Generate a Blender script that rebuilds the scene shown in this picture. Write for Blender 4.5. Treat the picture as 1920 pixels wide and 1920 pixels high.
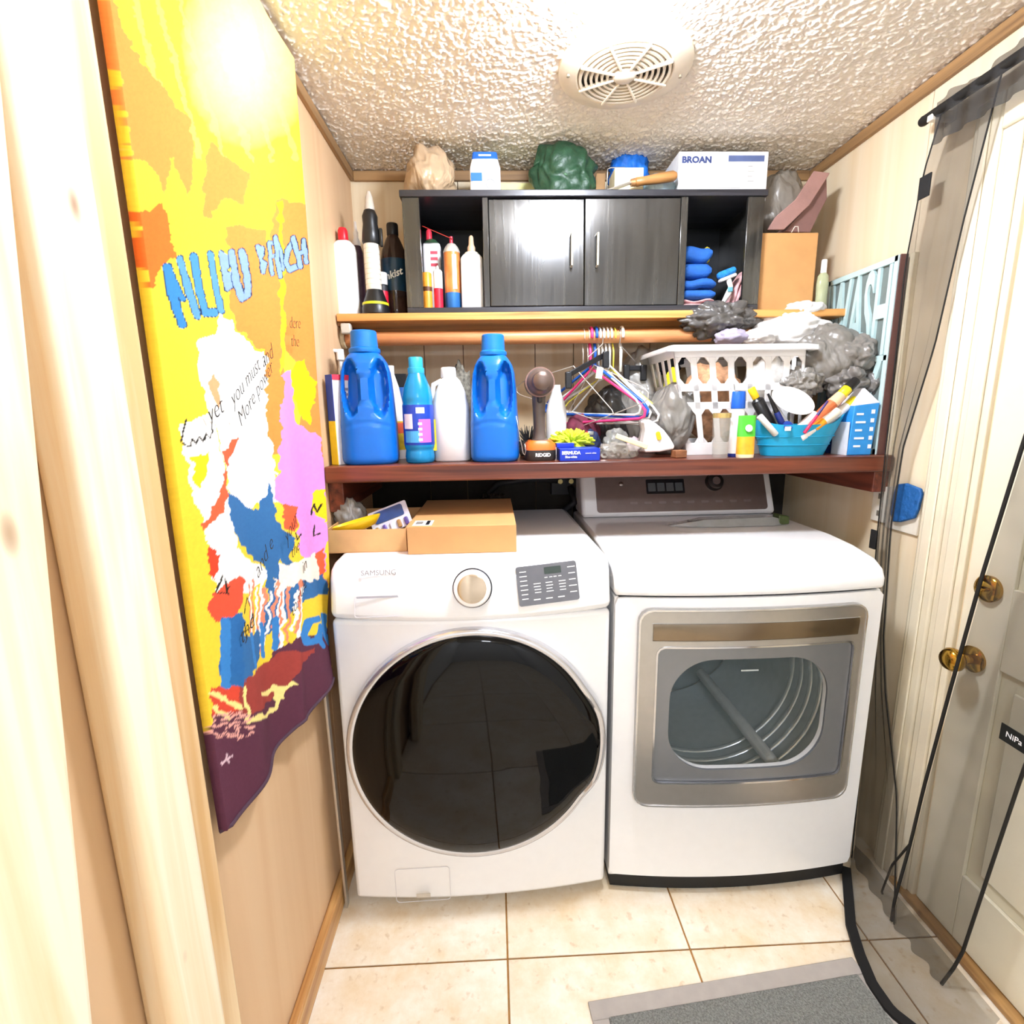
import bpy, bmesh, math, random
import numpy as np
from mathutils import Vector, Matrix, noise

for o in list(bpy.data.objects):
    bpy.data.objects.remove(o)
scene = bpy.context.scene
COL = scene.collection
random.seed(7)
rng = np.random.default_rng(7)

# ------------------------------------------------------------------ camera
FPX, PITCH, YAW, ROLL = 949.3, .1911, .034, -.0168
CAM = np.array([.4617, -1.9084, 1.3215])
_fw = np.array([math.sin(YAW) * math.cos(PITCH), math.cos(YAW) * math.cos(PITCH), -math.sin(PITCH)])
_rt = np.array([math.cos(YAW), -math.sin(YAW), 0.0])
_up = np.cross(_rt, _fw)
_r = _rt * math.cos(ROLL) + _up * math.sin(ROLL)
_u = -_rt * math.sin(ROLL) + _up * math.cos(ROLL)
cd = bpy.data.cameras.new('camera')
cd.sensor_width = 36
cd.lens = 36 * FPX / 1920
cd.clip_start = .02
cam = bpy.data.objects.new('camera', cd)
COL.objects.link(cam)
cam.matrix_world = Matrix(((_r[0], _u[0], -_fw[0], CAM[0]), (_r[1], _u[1], -_fw[1], CAM[1]),
                           (_r[2], _u[2], -_fw[2], CAM[2]), (0, 0, 0, 1)))
scene.camera = cam

# ------------------------------------------------------------------ world, exposure
wd = bpy.data.worlds.new('world')
scene.world = wd
wd.use_nodes = True
wd.node_tree.nodes['Background'].inputs[0].default_value = (.9, .92, 1, 1)
wd.node_tree.nodes['Background'].inputs[1].default_value = .25
vs = scene.view_settings
vs.view_transform = 'Standard'
vs.look = 'None'
vs.gamma = 1
vs.use_curve_mapping = False
vs.exposure = 1.6
LAMP_POWER = 88.0        # ceiling lamp, emission strength of its glass
HALL_POWER = 56.0

# ------------------------------------------------------------------ measuring (photo pixel -> point on a plane of the room)
def P(px, py, x=None, y=None, z=None):
    d = _fw + _r * (px - 960) / FPX - _u * (py - 960) / FPX
    i, v = (0, x) if x is not None else (1, y) if y is not None else (2, z)
    return CAM + d * ((v - CAM[i]) / d[i])

def Qv(V):
    d = V - CAM
    z = d @ _fw
    return 960 + FPX * (d @ _r) / z, 960 - FPX * (d @ _u) / z

def span(l, r, t, b, y):
    """centre x, width, bottom z, height of a thing standing in plane y"""
    a = P(l, (t + b) / 2, y=y); c = P(r, (t + b) / 2, y=y)
    zt = P((l + r) / 2, t, y=y)[2]; zb = P((l + r) / 2, b, y=y)[2]
    return (a[0] + c[0]) / 2, c[0] - a[0], zb, zt - zb

W, HC = 1.5857, 2.135
ZS, ZU, ZC = 1.19, 1.623, 1.96     # lower shelf, upper shelf, cabinet top

# ------------------------------------------------------------------ materials
MATS = {}
def lin(h):
    h = h.lstrip('#')
    o = []
    for i in (0, 2, 4):
        c = int(h[i:i + 2], 16) / 255
        o.append(c / 12.92 if c <= .04045 else ((c + .055) / 1.055) ** 2.4)
    return o

def M(hexc, rough=.5, metal=0., var=.06, scale=40, bump=0., bscale=150, alpha=1., trans=0., stretch=None, coat=0., spec=.5, ior=1.45):
    key = (hexc, rough, metal, var, scale, bump, bscale, alpha, trans, stretch, coat, spec, ior)
    if key in MATS:
        return MATS[key]
    m = bpy.data.materials.new('m_' + hexc.strip('#') + '_%d' % len(MATS))
    m.use_nodes = True
    nt = m.node_tree
    b = nt.nodes['Principled BSDF']
    tc = nt.nodes.new('ShaderNodeTexCoord')
    mp = nt.nodes.new('ShaderNodeMapping')
    nt.links.new(tc.outputs['Object'], mp.inputs['Vector'])
    if stretch:
        mp.inputs['Scale'].default_value = stretch
    n = nt.nodes.new('ShaderNodeTexNoise')
    n.inputs['Scale'].default_value = scale
    n.inputs['Detail'].default_value = 5
    nt.links.new(mp.outputs[0], n.inputs['Vector'])
    cr = nt.nodes.new('ShaderNodeValToRGB')
    c = lin(hexc)
    cr.color_ramp.elements[0].position = .3
    cr.color_ramp.elements[1].position = .7
    cr.color_ramp.elements[0].color = [max(0, v * (1 - var)) for v in c] + [1]
    cr.color_ramp.elements[1].color = [min(1, v * (1 + var)) for v in c] + [1]
    nt.links.new(n.outputs['Fac'], cr.inputs[0])
    nt.links.new(cr.outputs[0], b.inputs['Base Color'])
    b.inputs['Roughness'].default_value = rough
    b.inputs['Metallic'].default_value = metal
    b.inputs['Alpha'].default_value = alpha
    b.inputs['Transmission Weight'].default_value = trans
    b.inputs['Coat Weight'].default_value = coat
    b.inputs['Specular IOR Level'].default_value = spec
    b.inputs['IOR'].default_value = ior
    if bump:
        n2 = nt.nodes.new('ShaderNodeTexNoise')
        n2.inputs['Scale'].default_value = bscale
        n2.inputs['Detail'].default_value = 3
        nt.links.new(mp.outputs[0], n2.inputs['Vector'])
        bp = nt.nodes.new('ShaderNodeBump')
        bp.inputs['Strength'].default_value = bump
        bp.inputs['Distance'].default_value = .01
        nt.links.new(n2.outputs['Fac'], bp.inputs['Height'])
        nt.links.new(bp.outputs[0], b.inputs['Normal'])
    MATS[key] = m
    return m

def WOOD(base, dark, axis='z', scale=1.0, rough=.5, knots=False, contrast=1.0, coat=0.):
    key = ('wood', base, dark, axis, scale, rough, knots, contrast, coat)
    if key in MATS:
        return MATS[key]
    m = bpy.data.materials.new('wood_%d' % len(MATS))
    m.use_nodes = True
    nt = m.node_tree
    b = nt.nodes['Principled BSDF']
    tc = nt.nodes.new('ShaderNodeTexCoord')
    mp = nt.nodes.new('ShaderNodeMapping')
    nt.links.new(tc.outputs['Object'], mp.inputs['Vector'])
    st = {'x': (1.2, 26, 26), 'y': (26, 1.2, 26), 'z': (26, 26, 1.2)}[axis]
    mp.inputs['Scale'].default_value = [s * scale for s in st]
    n = nt.nodes.new('ShaderNodeTexNoise')
    n.inputs['Scale'].default_value = 1.3
    n.inputs['Detail'].default_value = 7
    n.inputs['Distortion'].default_value = .8
    nt.links.new(mp.outputs[0], n.inputs['Vector'])
    cr = nt.nodes.new('ShaderNodeValToRGB')
    cr.color_ramp.elements[0].position = .5 - .18 / contrast
    cr.color_ramp.elements[1].position = .5 + .12 / contrast
    cr.color_ramp.elements[0].color = lin(dark) + [1]
    cr.color_ramp.elements[1].color = lin(base) + [1]
    nt.links.new(n.outputs['Fac'], cr.inputs[0])
    col = cr.outputs[0]
    if knots:
        v = nt.nodes.new('ShaderNodeTexVoronoi')
        mk = nt.nodes.new('ShaderNodeMapping')
        mk.inputs['Scale'].default_value = {'x': (3, 12, 12), 'y': (12, 3, 12), 'z': (9, 9, 4)}[axis]
        nt.links.new(tc.outputs['Object'], mk.inputs['Vector'])
        nt.links.new(mk.outputs[0], v.inputs['Vector'])
        v.inputs['Scale'].default_value = 1.0
        r2 = nt.nodes.new('ShaderNodeValToRGB')
        r2.color_ramp.elements[0].position = .05
        r2.color_ramp.elements[1].position = .11
        r2.color_ramp.elements[0].color = (1, 1, 1, 1)
        r2.color_ramp.elements[1].color = (0, 0, 0, 1)
        nt.links.new(v.outputs['Distance'], r2.inputs[0])
        mx = nt.nodes.new('ShaderNodeMixRGB')
        mx.inputs[2].default_value = lin('#8a5a30') + [1]
        nt.links.new(r2.outputs[0], mx.inputs[0])
        nt.links.new(col, mx.inputs[1])
        col = mx.outputs[0]
    nt.links.new(col, b.inputs['Base Color'])
    b.inputs['Roughness'].default_value = rough
    b.inputs['Coat Weight'].default_value = coat
    b.inputs['Coat Roughness'].default_value = .10
    bp = nt.nodes.new('ShaderNodeBump')
    bp.inputs['Strength'].default_value = .12
    bp.inputs['Distance'].default_value = .004
    nt.links.new(n.outputs['Fac'], bp.inputs['Height'])
    nt.links.new(bp.outputs[0], b.inputs['Normal'])
    MATS[key] = m
    return m

def EMIT(hexc, s):
    m = bpy.data.materials.new('lamp_glass_%d' % len(MATS))
    m.use_nodes = True
    nt = m.node_tree
    nt.nodes.remove(nt.nodes['Principled BSDF'])
    e = nt.nodes.new('ShaderNodeEmission')
    e.inputs[0].default_value = lin(hexc) + [1]
    e.inputs[1].default_value = s
    nt.links.new(e.outputs[0], nt.nodes['Material Output'].inputs[0])
    MATS[('emit', hexc, s, len(MATS))] = m
    return m

def SHEER(hexc, a, weave=900):
    m = M(hexc, .7, alpha=a).copy()
    m.name = 'sheer_%d' % len(MATS)
    nt = m.node_tree
    b = nt.nodes['Principled BSDF']
    tc = nt.nodes['Texture Coordinate']
    n = nt.nodes.new('ShaderNodeTexNoise')
    n.inputs['Scale'].default_value = 5
    nt.links.new(tc.outputs['Object'], n.inputs['Vector'])
    mr = nt.nodes.new('ShaderNodeMapRange')
    mr.inputs[1].default_value = .3; mr.inputs[2].default_value = .7
    mr.inputs[3].default_value = a * .85; mr.inputs[4].default_value = a * 1.15
    nt.links.new(n.outputs['Fac'], mr.inputs[0])
    nt.links.new(mr.outputs[0], b.inputs['Alpha'])
    MATS[('sheer', hexc, a)] = m
    return m

# ------------------------------------------------------------------ mesh builder (world coordinates)
WL = {}
class G:
    def __init__(s):
        s.v = []; s.f = []
    def add(s, vs_, fs_):
        k = len(s.v)
        s.v += [tuple(map(float, p)) for p in vs_]
        s.f += [tuple(i + k for i in f) for f in fs_]
        return s
    def box(s, c, d, rz=0., rx=0., ry=0.):
        hx, hy, hz = d[0] / 2, d[1] / 2, d[2] / 2
        p = [(x, y, z) for x in (-hx, hx) for y in (-hy, hy) for z in (-hz, hz)]
        R = Matrix.Rotation(rz, 3, 'Z') @ Matrix.Rotation(ry, 3, 'Y') @ Matrix.Rotation(rx, 3, 'X')
        p = [R @ Vector(q) + Vector(c) for q in p]
        return s.add(p, [(0, 1, 3, 2), (4, 6, 7, 5), (0, 4, 5, 1), (2, 3, 7, 6), (0, 2, 6, 4), (1, 5, 7, 3)])
    def bx(s, x0, x1, y0, y1, z0, z1):
        return s.box(((x0 + x1) / 2, (y0 + y1) / 2, (z0 + z1) / 2), (x1 - x0, y1 - y0, z1 - z0))
    def loft(s, rings, cap=True):
        n = len(rings[0]); vs_ = [p for r in rings for p in r]; fs_ = []
        for i in range(len(rings) - 1):
            for j in range(n):
                k = (j + 1) % n
                fs_.append((i * n + j, i * n + k, (i + 1) * n + k, (i + 1) * n + j))
        if cap:
            fs_.append(tuple(range(n - 1, -1, -1)))
            fs_.append(tuple((len(rings) - 1) * n + j for j in range(n)))
        return s.add(vs_, fs_)
    def lathe(s, c, prof, n=28, axis=(0, 0, 1), cap=True):
        a = Vector(axis).normalized()
        t = a.orthogonal().normalized(); b = a.cross(t)
        rings = []
        for r, h in prof:
            rings.append([Vector(c) + a * h + (t * math.cos(2 * math.pi * j / n) + b * math.sin(2 * math.pi * j / n)) * max(r, 1e-5) for j in range(n)])
        return s.loft(rings, cap)
    def cyl(s, p0, p1, r0, r1=None, n=20):
        r1 = r0 if r1 is None else r1
        d = Vector(p1) - Vector(p0)
        return s.lathe(p0, [(r0, 0), (r1, d.length)], n, d)
    def tube(s, pts, r, n=8, closed=False):
        pts = [Vector(p) for p in pts]; m = len(pts); rings = []; prev = None
        for i, p in enumerate(pts):
            a = pts[(i + 1) % m] if (closed or i < m - 1) else p
            b = pts[i - 1] if (closed or i > 0) else p
            d = (a - b).normalized()
            if prev is None:
                t = d.orthogonal().normalized()
            else:
                t = (prev - d * prev.dot(d))
                t = t.normalized() if t.length > 1e-6 else d.orthogonal().normalized()
            prev = t; bb = d.cross(t)
            rr = r[i] if isinstance(r, (list, tuple)) else r
            rings.append([p + (t * math.cos(2 * math.pi * j / n) + bb * math.sin(2 * math.pi * j / n)) * rr for j in range(n)])
        if closed:
            rings.append(rings[0]); return s.loft(rings, False)
        return s.loft(rings)
    def prism(s, poly, o, ex, ey, ez, th):
        """2D polygon in axes ex, ey at origin o, thickness th along ez"""
        o, ex, ey, ez = map(Vector, (o, ex, ey, ez))
        a = [o + ex * u + ey * w for u, w in poly]
        return s.loft([a, [q + ez * th for q in a]])
    def frame(s, outer, inner, o, ex, ey, ez, th):
        """ring between two outlines with equal point counts"""
        o, ex, ey, ez = map(Vector, (o, ex, ey, ez)); n = len(outer)
        A = [o + ex * u + ey * w for u, w in outer]; B = [o + ex * u + ey * w for u, w in inner]
        vs_ = A + B + [q + ez * th for q in A] + [q + ez * th for q in B]; fs_ = []
        for j in range(n):
            k = (j + 1) % n
            fs_ += [(j, k, n + k, n + j), (2 * n + j, 3 * n + j, 3 * n + k, 2 * n + k), (j, 2 * n + j, 2 * n + k, k), (n + j, n + k, 3 * n + k, 3 * n + j)]
        return s.add(vs_, fs_)
    def grid(s, fn, nu, nv):
        vs_ = [fn(i / (nu - 1), j / (nv - 1)) for j in range(nv) for i in range(nu)]
        return s.add(vs_, [(j * nu + i, j * nu + i + 1, (j + 1) * nu + i + 1, (j + 1) * nu + i) for j in range(nv - 1) for i in range(nu - 1)])
    def rotz(s, c, a):
        ca, sa = math.cos(a), math.sin(a)
        s.v = [(c[0] + (x - c[0]) * ca - (y - c[1]) * sa, c[1] + (x - c[0]) * sa + (y - c[1]) * ca, z) for x, y, z in s.v]
        return s
    def xf(s, fn):
        s.v = [tuple(fn(Vector(p))) for p in s.v]; return s
    def obj(s, name, m, parent=None, smooth=False, bevel=0., loc=None, seg=2, sub=0, weld=False, base=True):
        if parent is not None:
            o0 = WL[parent.name]
        elif loc is not None:
            o0 = loc
        else:
            a = np.array(s.v); lo, hi = a.min(0), a.max(0)
            o0 = ((lo[0] + hi[0]) / 2, (lo[1] + hi[1]) / 2, lo[2]) if base else (0, 0, 0)
        me = bpy.data.meshes.new(name)
        me.from_pydata([(x - o0[0], y - o0[1], z - o0[2]) for x, y, z in s.v], [], s.f)
        bm = bmesh.new(); bm.from_mesh(me)
        bmesh.ops.recalc_face_normals(bm, faces=bm.faces)
        bm.to_mesh(me); bm.free()
        me.materials.append(m)
        if smooth:
            for p in me.polygons:
                p.use_smooth = True
            if smooth is not True:
                me.set_sharp_from_angle(angle=math.radians(smooth))
        o = bpy.data.objects.new(name, me)
        COL.objects.link(o)
        if parent is not None:
            o.parent = parent
        else:
            o.location = o0
        WL[o.name] = o0
        if bevel:
            bv = o.modifiers.new('bevel', 'BEVEL')
            bv.width = bevel; bv.segments = seg; bv.limit_method = 'ANGLE'; bv.angle_limit = math.radians(40)
            for p in me.polygons:
                p.use_smooth = True
            me.set_sharp_from_angle(angle=math.radians(50))
        if sub:
            sm = o.modifiers.new('sub', 'SUBSURF'); sm.levels = sub; sm.render_levels = sub
        return o

def thing(name, label, cat, loc, group=None):
    o = bpy.data.objects.new(name, None)
    o.empty_display_size = .02
    COL.objects.link(o)
    o.location = loc
    WL[o.name] = tuple(loc)
    return tag(o, label, cat, group)

def tag(o, label, cat, group=None):
    o['label'] = label; o['category'] = cat
    if group:
        o['group'] = group
    return o

def struct(o):
    o['kind'] = 'structure'
    return o

def lab(o, label):
    o['label'] = label
    return o

def ring(cx, cy, z, a, b, p=2.6, n=32):
    o = []
    for j in range(n):
        t = 2 * math.pi * (j + .5) / n
        c, s_ = math.cos(t), math.sin(t)
        o.append((cx + a * math.copysign(abs(c) ** (2 / p), c), cy + b * math.copysign(abs(s_) ** (2 / p), s_), z))
    return o

def rrect(w, h, r, n=6):
    o = []
    for cx, cy, a0 in ((w / 2 - r, h / 2 - r, 0), (-w / 2 + r, h / 2 - r, 90), (-w / 2 + r, -h / 2 + r, 180), (w / 2 - r, -h / 2 + r, 270)):
        for k in range(n + 1):
            a = math.radians(a0 + 90 * k / n)
            o.append((cx + r * math.cos(a), cy + r * math.sin(a)))
    return o

DG = None
def text(s, size, o, ex, ey, m, parent, name='lettering', ext=.0006, bold=0., align='CENTER', shear=0., sx=1.):
    cu = bpy.data.curves.new('tx', 'FONT')
    cu.body = s; cu.size = size; cu.extrude = ext; cu.offset = bold; cu.align_x = align; cu.align_y = 'CENTER'
    cu.shear = shear; cu.resolution_u = 3
    t = bpy.data.objects.new('tx', cu)
    COL.objects.link(t)
    dg = bpy.context.evaluated_depsgraph_get()
    me0 = t.evaluated_get(dg).to_mesh()
    vs_ = [tuple(v.co) for v in me0.vertices]; fs_ = [tuple(p.vertices) for p in me0.polygons]
    t.evaluated_get(dg).to_mesh_clear()
    bpy.data.objects.remove(t); bpy.data.curves.remove(cu)
    ex = Vector(ex).normalized(); ey = Vector(ey).normalized(); ez = ex.cross(ey)
    g = G()
    g.add([Vector(o) + ex * (x * sx) + ey * y + ez * z for x, y, z in vs_], fs_)
    return g.obj(name, m, parent)

def crumple(c, r, seed, amp=.22, freq=1.6, sub=4, floor=None, sharp=1.0):
    """crumpled plastic or cloth lump"""
    bm = bmesh.new()
    bmesh.ops.create_icosphere(bm, subdivisions=sub, radius=1)
    off = Vector((seed * 3.17, seed * 1.7, -seed * 2.3))
    vs_ = []
    for v in bm.verts:
        p = v.co.copy()
        pw = p * 1.4 + off
        w = Vector((noise.noise(pw), noise.noise(pw + Vector((17.3, 4.1, 9.7))), noise.noise(pw - Vector((8.9, 21.4, 3.3))))) * .30
        d1 = noise.voronoi(p * (freq * .95) + off + w)[0]
        d2 = noise.voronoi(p * (freq * 2.0) - off + w * 1.5)[0]
        f1 = min((d1[1] - d1[0]) / .8, 1.0)
        f2 = min((d2[1] - d2[0]) / .6, 1.0)
        pl_ = abs(math.sin(3.2 * (p.x * .8 + p.z * .6 + w.x * 5 + w.y * 2) + seed))
        k = .75 * f1 + .22 * f2 + .28 * pl_
        lo = noise.noise(p * .9 + off)
        s_ = 1 + .22 * lo + amp * 1.05 * (k - .50) * sharp
        q = Vector((p.x * r[0] * s_ + c[0], p.y * r[1] * s_ + c[1], p.z * r[2] * s_ + c[2]))
        if floor is not None and q.z < floor + .001:
            q.z = floor + .001
        vs_.append(q)
    fs_ = [tuple(v.index for v in f.verts) for f in bm.faces]
    bm.free()
    g = G(); g.add(vs_, fs_)
    return g

# ================================================================== STRUCTURE
Y0 = -4.4           # far end of the passage behind the viewer
PINE = WOOD('#fdf0d4', '#f1d3a2', 'z', .8, .55, True)
PLY = WOOD('#e0bd94', '#d9b288', 'z', .4, .55)
PLYR = WOOD('#efdfc2', '#e8d3ae', 'z', .4, .55)
STRIP = {a: WOOD('#ab8558', '#7f6040', a, 1, .5) for a in 'xy'}

# floor: grout bed and stone tiles
fl = struct(G().bx(-.12, W + .12, Y0 - .1, .1, -.07, -.0045).obj('floor', M('#a5763c', .9, var=.2, scale=60), base=False))
TP, gx, gy = .457, .467, -.889
def tile_mat(k):
    m = M('#f0e0c0', .38, var=.1, scale=5 + k, bump=.04, bscale=30)
    return m
_tm = []
for k in range(3):
    m = bpy.data.materials.new('tile_stone_%d' % k); m.use_nodes = True
    nt = m.node_tree; b = nt.nodes['Principled BSDF']
    tc = nt.nodes.new('ShaderNodeTexCoord'); n = nt.nodes.new('ShaderNodeTexNoise'); n2 = nt.nodes.new('ShaderNodeTexNoise')
    n.inputs['Scale'].default_value = 6 + k; n.inputs['Detail'].default_value = 8; n.inputs['Roughness'].default_value = .7
    n2.inputs['Scale'].default_value = 42; n2.inputs['Detail'].default_value = 6
    nt.links.new(tc.outputs['Object'], n.inputs['Vector']); nt.links.new(tc.outputs['Object'], n2.inputs['Vector'])
    cr = nt.nodes.new('ShaderNodeValToRGB'); e = cr.color_ramp
    e.elements[0].position = .3; e.elements[0].color = lin('#e2c9a0') + [1]
    e.elements[1].position = .62; e.elements[1].color = lin('#f4ead8') + [1]
    nt.links.new(n.outputs['Fac'], cr.inputs[0])
    c2 = nt.nodes.new('ShaderNodeValToRGB'); c2.color_ramp.elements[0].position = .30; c2.color_ramp.elements[1].position = .40
    c2.color_ramp.elements[0].color = (.78, .68, .55, 1); c2.color_ramp.elements[1].color = (1, 1, 1, 1)
    nt.links.new(n2.outputs['Fac'], c2.inputs[0])
    mx = nt.nodes.new('ShaderNodeMixRGB'); mx.blend_type = 'MULTIPLY'; mx.inputs[0].default_value = .7
    nt.links.new(cr.outputs[0], mx.inputs[1]); nt.links.new(c2.outputs[0], mx.inputs[2])
    nt.links.new(mx.outputs[0], b.inputs['Base Color']); b.inputs['Roughness'].default_value = .36
    _tm.append(m)
i = 0
for a in range(-1, 4):
    for c in range(-8, 3):
        x0, x1 = max(gx + (a - 1) * TP, -.02), min(gx + a * TP, W + .02)
        y0, y1 = max(gy + (c - 1) * TP, Y0), min(gy + c * TP, 0)
        if x1 - x0 < .04 or y1 - y0 < .04:
            continue
        g = .0022
        G().bx(x0 + g, x1 - g, y0 + g, y1 - g, -.0044, 0).obj('tile', _tm[i % 3], fl, bevel=.0012)
        i += 1

# walls
wb = struct(G().bx(-.1, W + .1, .006, .1, -.05, HC + .08).obj('wall_back', M('#6b5840', .8), base=False))
xs = [-.02, .22, .36, .62, .76, 1.04, 1.30, W + .02]
for a, c in zip(xs[:-1], xs[1:]):
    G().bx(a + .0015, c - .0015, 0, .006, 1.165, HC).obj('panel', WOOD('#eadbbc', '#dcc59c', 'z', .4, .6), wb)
    G().bx(a + .0015, c - .0015, 0, .006, 0, 1.162).obj('panel', M('#2c2723', .85, var=.25, scale=12), wb)  # near-black colour paints in the shade below the lower shelf
wl = struct(G().bx(-.12, -.006, Y0, .1, -.05, HC + .08).obj('wall_left', M('#7a6040', .8), base=False))
HALLW = M('#e9e9e6', .7, var=.03)
for a, c in ((Y0, -1.96), (-1.96, -1.30), (-1.30, -.62), (-.62, 0)):
    G().bx(-.006, 0, a + .001, c - .001, 0, HC).obj('panel', HALLW if a < -3 else PLY, wl)
wr = struct(G().bx(W + .006, W + .12, Y0, .1, -.05, HC + .08).obj('wall_right', M('#7a6040', .8), base=False))
for a, c in ((Y0, -1.75), (-.80, -.505), (-.505, 0)):
    G().bx(W, W + .006, a + .001, c - .001, 0, HC).obj('panel', HALLW if a < -3 else PLYR, wr)
G().bx(W, W + .006, -1.75, -.80, 1.9, HC).obj('panel', PLYR, wr)
struct(G().bx(-.12, W + .12, Y0 - .1, Y0, -.05, HC + .08).obj('wall_front', HALLW, base=False))

# ceiling with sprayed texture
def vnoise(X, Y, cell, seed):
    r = np.random.default_rng(seed); T = r.random((256, 256))
    x = X / cell; y = Y / cell
    xi = np.floor(x).astype(int); yi = np.floor(y).astype(int)
    fx = x - xi; fy = y - yi; fx = fx * fx * (3 - 2 * fx); fy = fy * fy * (3 - 2 * fy)
    g = lambda i, j: T[i % 256, j % 256]
    return (g(xi, yi) * (1 - fx) + g(xi + 1, yi) * fx) * (1 - fy) + (g(xi, yi + 1) * (1 - fx) + g(xi + 1, yi + 1) * fx) * fy
st = .0026
nx, ny = int((W + .04) / st), int(1.05 / st)
X, Y = np.meshgrid(np.linspace(-.02, W + .02, nx), np.linspace(-1.05, .02, ny))
h = .55 * vnoise(X + .3 * Y, Y, .0062, 1) + .3 * vnoise(X, Y, .0044, 2) + .2 * vnoise(X, Y, .02, 3)
h = np.clip((h - .42) / .34, 0, 1) ** .8
Z = HC - .0048 * h
V = np.stack([X, Y, Z], -1).reshape(-1, 3)
idx = np.arange(nx * ny).reshape(ny, nx)
F = np.stack([idx[:-1, :-1], idx[:-1, 1:], idx[1:, 1:], idx[1:, :-1]], -1).reshape(-1, 4)
me = bpy.data.meshes.new('ceiling')
me.vertices.add(len(V)); me.vertices.foreach_set('co', V.ravel())
me.loops.add(F.size); me.loops.foreach_set('vertex_index', F.ravel())
me.polygons.add(len(F)); me.polygons.foreach_set('loop_start', np.arange(len(F)) * 4)
me.polygons.foreach_set('use_smooth', np.ones(len(F), bool))
me.update(calc_edges=True); me.validate()
me.materials.append(M('#efe6d8', .95, var=.03, bump=.15, bscale=400, spec=.15))
ce = bpy.data.objects.new('ceiling', me); COL.objects.link(ce); struct(ce)
WL['ceiling'] = (0, 0, 0)
G().bx(-.1, W + .1, Y0, -1.045, HC - .004, HC + .06).obj('plain_area', M('#f1e7d6', .85, bump=.5, bscale=120), ce)
G().bx(-.1, W + .1, -1.06, .1, HC + .012, HC + .06).obj('backing_board', M('#d8cdbb', .85), ce)

# thin wooden strips under the ceiling
struct(G().bx(0, .013, -.78, 0, HC - .034, HC - .006).obj('trim_1', STRIP['y'], base=False, bevel=.002))
struct(G().bx(.013, W - .013, -.014, 0, HC - .036, HC - .006).obj('trim_2', STRIP['x'], base=False, bevel=.002))
struct(G().bx(W - .013, W, -1.6, 0, HC - .036, HC - .006).obj('trim_3', STRIP['y'], base=False, bevel=.002))
struct(G().bx(0, .022, -1.24, 0, 0, .068).obj('baseboard_left', WOOD('#dcae6e', '#a8703a', 'y', 1.2, .35), base=False, bevel=.004))

# door, casing and hardware on the right
CREAM = M('#e6dcc4', .45, var=.05, scale=8, bump=.05, bscale=60)
cas = struct(G().bx(W - .018, W, -.722, -.655, 0, 1.985).obj('trim_4', CREAM, base=False, bevel=.006))
G().bx(W - .024, W - .018, -.70, -.672, 0, 1.968).obj('moulding', CREAM, cas, bevel=.004)
G().bx(W - .018, W, -1.7, -.722, 1.905, 1.985).obj('head_casing', CREAM, cas, bevel=.005)
G().bx(W - .012, W + .05, -.79, -.722, 0, 1.905).obj('jamb', CREAM, cas, bevel=.003)
G().bx(W - .02, W - .012, -.775, -.745, 0, 1.89).obj('door_stop', CREAM, cas, bevel=.003)
dr = struct(G().bx(W + .004, W + .045, -1.62, -.795, .02, 1.9).obj('door_1', M('#e3dabf', .5, var=.05, scale=6, bump=.04), base=False, bevel=.002))
DW = M('#e8e0c8', .48, var=.04, scale=9, bump=.05, bscale=60)
for y0, y1 in ((-.905, -.797), (-1.265, -1.155), (-1.62, -1.515)):
    G().bx(W - .006, W + .004, y0, y1, .02, 1.9).obj('stile', DW, dr, bevel=.002)
for z0, z1 in ((.02, .20), (.74, .93), (1.50, 1.58), (1.80, 1.9)):
    for y0, y1 in ((-1.155, -.905), (-1.515, -1.265)):
        G().bx(W - .006, W + .004, y0, y1, z0, z1).obj('rail', DW, dr, bevel=.002)
for z0, z1 in ((.20, .74), (.93, 1.50), (1.58, 1.80)):
    for y0, y1 in ((-1.155, -.905), (-1.515, -1.265)):
        G().bx(W - .003, W + .004, y0 + .035, y1 - .035, z0 + .035, z1 - .035).obj('raised_panel', DW, dr, bevel=.006)
BRASS = M('#b08a3a', .14, 1., var=.12, scale=20)
k = P(1850, 1245, x=W)
kb = G().lathe((W - .006, -.845, k[2]), [(.030, 0), (.031, .006), (.024, .010), (.012, .013), (.011, .03), (.020, .036), (.027, .046), (.028, .056), (.022, .066), (.008, .070), (0, .070)], 28, (-1, 0, 0)).obj('door_knob', BRASS, dr, smooth=45)
k = P(1880, 1110, x=W)
db = G().lathe((W - .006, -.855, k[2]), [(.030, 0), (.031, .008), (.027, .013), (.014, .016), (0, .016)], 28, (-1, 0, 0)).obj('deadbolt', BRASS, dr, smooth=45)
G().box((W - .028, -.855, k[2]), (.014, .022, .007)).obj('thumb_turn', BRASS, db, bevel=.002)
struct(G().bx(W - .03, W + .05, -1.62, -.73, 0, .016).obj('trim_5', WOOD('#b98f58', '#8d6438', 'y', 1, .4), base=False, bevel=.004))

# pine framing on the left wall
struct(G().bx(0, .042, -1.385, -1.288, .0, HC - .002).obj('trim_6', PINE, base=False, bevel=.012, seg=4))
struct(G().bx(0, .020, -1.284, -1.222, 0, HC - .002).obj('trim_7', WOOD('#f4dcb2', '#dcb27a', 'z', .8, .5), base=False, bevel=.005))
lean = G().bx(.0445, .088, -.14, 0, 0, 2.0)
lean.xf(lambda p: Vector((p.x, -1.614 + p.y + p.z * .109, .005 + p.z)))
tag(lean.obj('pine_board', PINE, bevel=.008, seg=3), 'pale knotty pine board leaning at the left edge of the frame', 'board')
struct(G().bx(0, .05, -1.95, -1.72, 0, HC - .002).obj('trim_8', PINE, base=False, bevel=.006))

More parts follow.
